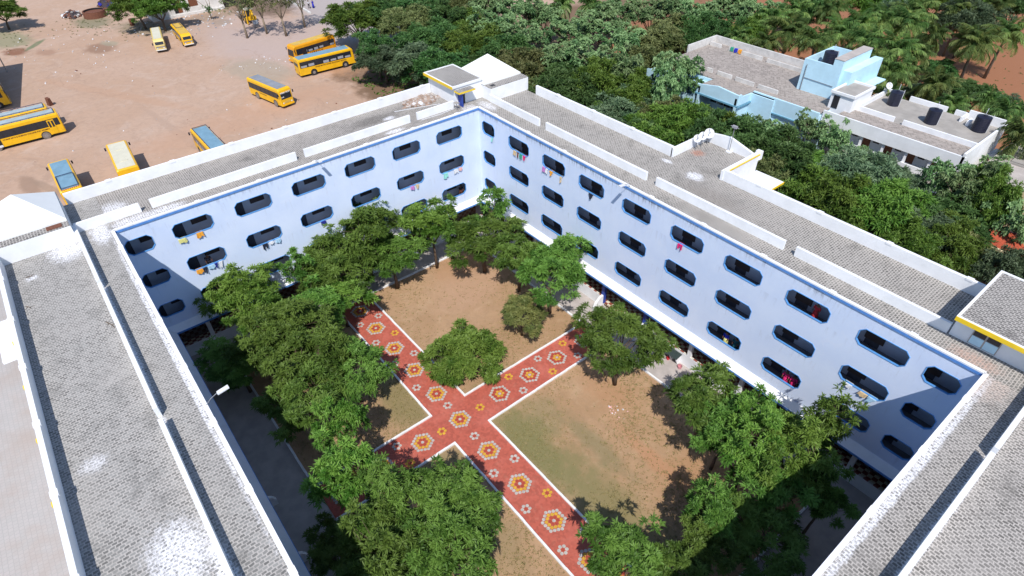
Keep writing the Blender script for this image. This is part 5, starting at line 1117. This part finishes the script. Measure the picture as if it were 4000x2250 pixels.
GROVE = """N west 1 3 -62.0 17.6 5.0 5.2
N west 2 3 -35.4 24.2 5.0 5.2
N west 3 3 -43.5 30.5 5.0 3.9
D west 1 8 -45.8 12.6 4.6 3.3
D west 2 8 -62.8 22.6 5.0 5.0
D west 3 8 -58.7 29.5 5.0 5.9
D west 4 8 -42.0 21.2 5.0 4.6
D west 5 8 -31.1 15.9 5.0 4.1
D west 6 8 -49.6 28.7 5.0 5.6
D west 7 8 -26.7 18.9 4.0 2.7
D west 8 8 -28.4 25.3 5.0 4.6
B west 1 2 -52.6 22.6 5.0 4.5
B west 2 2 -54.4 36.1 5.0 4.7
G west 1 2 -43.5 12.5 4.0 3.9
G west 2 2 -35.1 13.8 5.0 3.9
T west 1 10 -48.7 38.9 6.0 3.7
T west 2 10 -38.1 31.6 6.0 4.0
T west 3 10 -42.3 40.4 6.0 4.0
T west 4 10 -30.4 32.6 6.0 3.6
T west 5 10 -38.6 42.8 6.0 3.2
T west 6 10 -27.3 39.0 6.0 4.1
T west 7 10 -28.7 46.9 6.0 4.2
T west 8 10 -32.1 55.4 6.0 4.0
T west 9 10 -25.8 56.9 6.0 4.4
T west 10 10 -25.3 62.9 6.0 4.0
B mid 1 5 -21.9 22.7 5.1 4.7
B mid 2 5 -14.4 19.1 4.3 3.6
B mid 3 5 1.9 27.5 4.9 3.1
B mid 4 5 17.9 24.1 4.5 2.9
B mid 5 5 37.5 29.4 2.9 3.5
D mid 1 7 -20.2 27.1 4.5 5.4
D mid 2 7 -11.9 23.0 5.0 4.5
D mid 3 7 2.2 19.9 4.3 4.1
D mid 4 7 9.7 26.2 5.1 3.2
D mid 5 7 13.6 26.9 5.5 4.1
D mid 6 7 17.9 28.3 5.0 4.0
D mid 7 7 34.1 31.7 3.8 3.4
N mid 1 12 -5.6 18.6 4.4 3.5
N mid 2 12 -9.7 26.6 5.5 3.8
N mid 3 12 -4.6 28.7 4.9 3.5
N mid 4 12 3.6 24.0 4.4 4.7
N mid 5 12 5.2 27.7 5.0 3.4
N mid 6 12 9.3 29.0 5.0 3.2
N mid 7 12 20.0 30.5 3.8 3.4
N mid 8 12 23.2 26.5 4.3 3.6
N mid 9 12 27.2 24.1 5.0 3.4
N mid 10 12 30.1 26.4 5.1 3.8
N mid 11 12 34.3 23.1 4.6 2.5
N mid 12 12 36.3 27.6 3.9 2.8
G mid 1 5 -2.4 19.7 4.3 3.7
G mid 2 5 -4.1 25.9 4.3 4.3
G mid 3 5 25.5 30.5 5.0 3.9
G mid 4 5 32.4 27.4 4.3 3.8
G mid 5 5 41.3 28.1 3.8 2.0
T mid 1 7 -19.6 31.0 6.0 3.7
T mid 2 7 -15.1 32.3 6.0 4.1
T mid 3 7 -10.5 32.9 6.0 3.5
T mid 4 7 -0.5 30.7 7.0 2.1
T mid 5 7 12.9 32.4 5.2 2.4
T mid 6 7 16.0 31.2 5.2 2.4
T mid 7 7 39.8 32.8 5.0 1.5
T front 1 9 -19.4 42.0 6.0 3.9
T front 2 9 -3.3 37.0 7.0 3.0
T front 3 9 15.4 38.5 4.8 2.0
T front 4 9 19.0 37.6 4.8 2.0
T front 5 9 23.1 33.3 4.8 2.2
T front 6 9 31.5 36.2 5.8 1.8
T front 7 9 34.1 35.4 5.8 2.0
T front 8 9 34.3 42.2 4.8 2.1
T front 9 9 37.2 35.8 4.8 2.2
T back 1 4 -19.0 61.0 6.0 3.8
T back 2 4 -17.7 67.7 6.0 4.4
T back 3 4 -20.9 73.4 6.0 3.7
T back 4 4 -13.8 70.3 6.0 3.5
B back 1 3 -17.6 48.6 5.0 5.5
B back 2 3 13.2 69.5 3.0 2.1
B back 3 3 19.8 71.9 2.5 3.2
D back 1 6 -16.3 54.6 5.0 3.0
D back 2 6 -14.0 58.6 5.0 3.3
D back 3 6 -10.8 82.5 5.0 3.6
D back 4 6 15.2 77.5 2.5 2.8
D back 5 6 22.2 69.4 3.0 2.6
D back 6 6 12.7 112.1 5.0 3.3
B front 1 3 -11.7 39.1 5.0 3.0
B front 2 3 3.6 33.8 3.2 2.0
B front 3 3 7.0 35.0 2.8 1.8
G front 1 2 26.2 34.7 4.0 3.1
G front 2 2 29.1 34.0 4.0 2.8
N front 1 1 36.3 35.8 5.3 2.4
N back 1 5 -8.9 61.3 5.0 3.0
N back 2 5 -5.0 94.5 5.0 3.3
N back 3 5 -2.2 99.5 5.0 3.4
N back 4 5 2.2 104.3 5.0 3.0
N back 5 5 6.5 109.1 5.0 3.7
G back 1 5 9.3 59.8 4.0 2.0
G back 2 5 1.3 90.5 5.0 2.8
G back 3 5 19.2 63.8 3.0 2.8
G back 4 5 12.0 93.8 6.0 4.2
G back 5 5 26.6 68.3 3.0 2.5
P back 1 29 -8.7 58.4 6.0 2.6
P back 2 29 -9.8 63.2 6.0 3.3
P back 3 29 -4.3 58.9 6.0 2.8
P back 4 29 -8.6 67.4 7.0 3.7
P back 5 29 -3.5 63.8 7.0 4.4
P back 6 29 -8.7 74.1 7.0 3.4
P back 7 29 2.6 62.1 7.0 3.7
P back 8 29 -4.7 78.5 7.0 3.4
P back 9 29 2.2 68.7 7.0 3.8
P back 10 29 1.3 75.3 7.0 3.3
P back 11 29 6.9 68.2 7.0 3.8
P back 12 29 9.9 63.1 6.0 2.9
P back 13 29 3.5 79.3 7.0 4.1
P back 14 29 18.2 51.9 6.0 2.4
P back 15 29 11.6 67.0 7.0 3.9
P back 16 29 16.2 58.0 7.0 3.2
P back 17 29 7.2 81.8 7.0 3.9
P back 18 29 4.7 88.9 7.0 4.5
P back 19 29 13.6 71.1 6.0 2.7
P back 20 29 12.5 77.4 7.0 2.5
P back 21 29 20.1 61.1 6.0 3.0
P back 22 29 24.8 55.7 6.0 2.5
P back 23 29 10.4 93.5 7.0 3.4
P back 24 29 18.1 79.6 7.0 4.3
P back 25 29 26.9 60.0 6.0 2.3
P back 26 29 12.6 101.0 7.0 3.4
P back 27 29 19.1 87.6 7.0 3.8
P back 28 29 31.1 54.3 7.0 2.8
P back 29 29 33.9 49.6 7.0 2.5
P west 1 2 -38.5 46.6 7.0 2.9
P west 2 2 -35.1 50.3 7.0 2.9
N lot 1 3 -122.2 -32.6 3.5 4.1
N lot 2 3 -102.8 -10.5 4.5 4.4
N lot 3 3 -98.5 -7.8 4.5 3.8
S lot 1 4 -82.7 3.4 6.0 3.1
S lot 2 4 -82.7 7.4 6.0 3.1
S lot 3 4 -78.7 9.8 6.0 3.5
S lot 4 4 -81.5 15.0 6.0 3.2"""
for row in GROVE.strip().split('\n'):
    k, zn, i, n, x, y, h, r = row.split(); i, n = int(i), int(n); x, y, h, r = map(float, (x, y, h, r))
    kind, lf, desc, nm = KIND[k]
    if n == 1: l = 'the only %s %s' % (desc, ZONE[zn])
    elif i == 1: l = 'leftmost %s %s' % (desc, ZONE[zn])
    elif i == n: l = 'rightmost %s %s' % (desc, ZONE[zn])
    else: l = '%s from the left, %s %s' % (ordinal(i), desc, ZONE[zn])
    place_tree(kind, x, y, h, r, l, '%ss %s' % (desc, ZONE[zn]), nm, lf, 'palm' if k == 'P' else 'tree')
# young bare tree before the old house
e = empty('sapling', (-99.9, 2.1, 0), 'young nearly bare tree with a tuft of leaves, in front of the old house', 'tree')
g = MB(); g.tube([(0, 0, 0), (0, -.1, 1.6), (.2, -.5, 2.6), (.3, -2.2, 4.6), (.3, -3.0, 5.3)], [.12, .09, .06, .04, .02], 6); g.tube([(0, -.1, 1.6), (-.2, .1, 3.0), (-.1, -.4, 5.5)], [.08, .05, .02], 6); g.tube([(0, -.1, 1.5), (.2, .5, 3.4), (.1, .3, 5.8)], [.08, .05, .02], 6); g.build('trunk', 'bark_pale', e, True)
n = 90; P_ = np.array([0, -.1, 2.3]) + rng.normal(size=(n, 3)) * np.array([.4, .45, .35]); D_ = norm(rng.normal(size=(n, 3))); V, F = leaves(P_, D_, np.tile([[0, 0, 1.]], (n, 1)), np.full(n, .4), np.full(n, .12)); o = bpy.data.objects.new('crown', leaf_object('sapling_crown', V, F, rng.uniform(0, 1, n), 'leaf_D')); C.objects.link(o); o.parent = e

# ------------------------------------------------------------------ dry grass in the courtyard, scrub in the grove
def tufts(name, n, xr, yr, hgt, dens, label, z=2 * SUR, mat='grass_blades', avoid=True):
    x = rng.uniform(*xr, n); y = rng.uniform(*yr, n); f = dens(x, y); k = rng.random(n) < f; x, y = x[k], y[k]
    if avoid:
        k = (np.abs(y - PY) > HW + .2) & (np.abs(x - PX) > HW + .2); x, y = x[k], y[k]
    x = np.repeat(x, 4) + rng.normal(size=len(x) * 4) * .05; y = np.repeat(y, 4) + rng.normal(size=len(y) * 4) * .05; m = len(x)
    D = norm(rng.normal(size=(m, 3)) * np.array([1, 1, .3]) + np.array([0, 0, .7])); V, F = leaves(np.stack([x, y, np.full(m, z)], 1), D, norm(rng.normal(size=(m, 3))), hgt * rng.uniform(.5, 1.3, m), np.full(m, hgt * .14), .3)
    o = bpy.data.objects.new(name, leaf_object(name, V, F, rng.uniform(0, 1, m), mat)); C.objects.link(o); tag(o, label, 'grass', kind='stuff')
tufts('grass', 30000, (2.9, 41.8), (-29.3, -3.3), .15, lambda x, y: np.clip(.45 + .4 * np.sin(x * .9) * np.cos(y * .7) + .3 * np.sin(x * .37 + y * .5), .02, 1) * np.where(x < 14, .35, 1), 'short dry grass in the earth beds of the courtyard')
tufts('undergrowth', 5000, (-50, 44), (9, 36), .6, lambda x, y: .6 + 0 * x, 'leafy undergrowth beneath the grove', z=.004, mat='leaf_N', avoid=False)
tufts('undergrowth', 2600, (-40, 45), (53, 110), .35, lambda x, y: .35 + .3 * np.sin(x * .3) * np.cos(y * .2), 'low weeds on the red orchard earth', z=.004, mat='leaf_B', avoid=False)
tufts('weeds', 900, (-124, -96), (-38, -8), .35, lambda x, y: .6 * np.exp(-((x + 115) ** 2 / 60 + (y + 18) ** 2 / 30)) + .5 * np.exp(-((x + 116) ** 2 / 50 + (y + 34) ** 2 / 20)) + .5 * np.exp(-((x + 104) ** 2 / 30 + (y + 11) ** 2 / 14)), 'dry weeds round the well and along the lot edge', z=.004, mat='leaf_B', avoid=False)
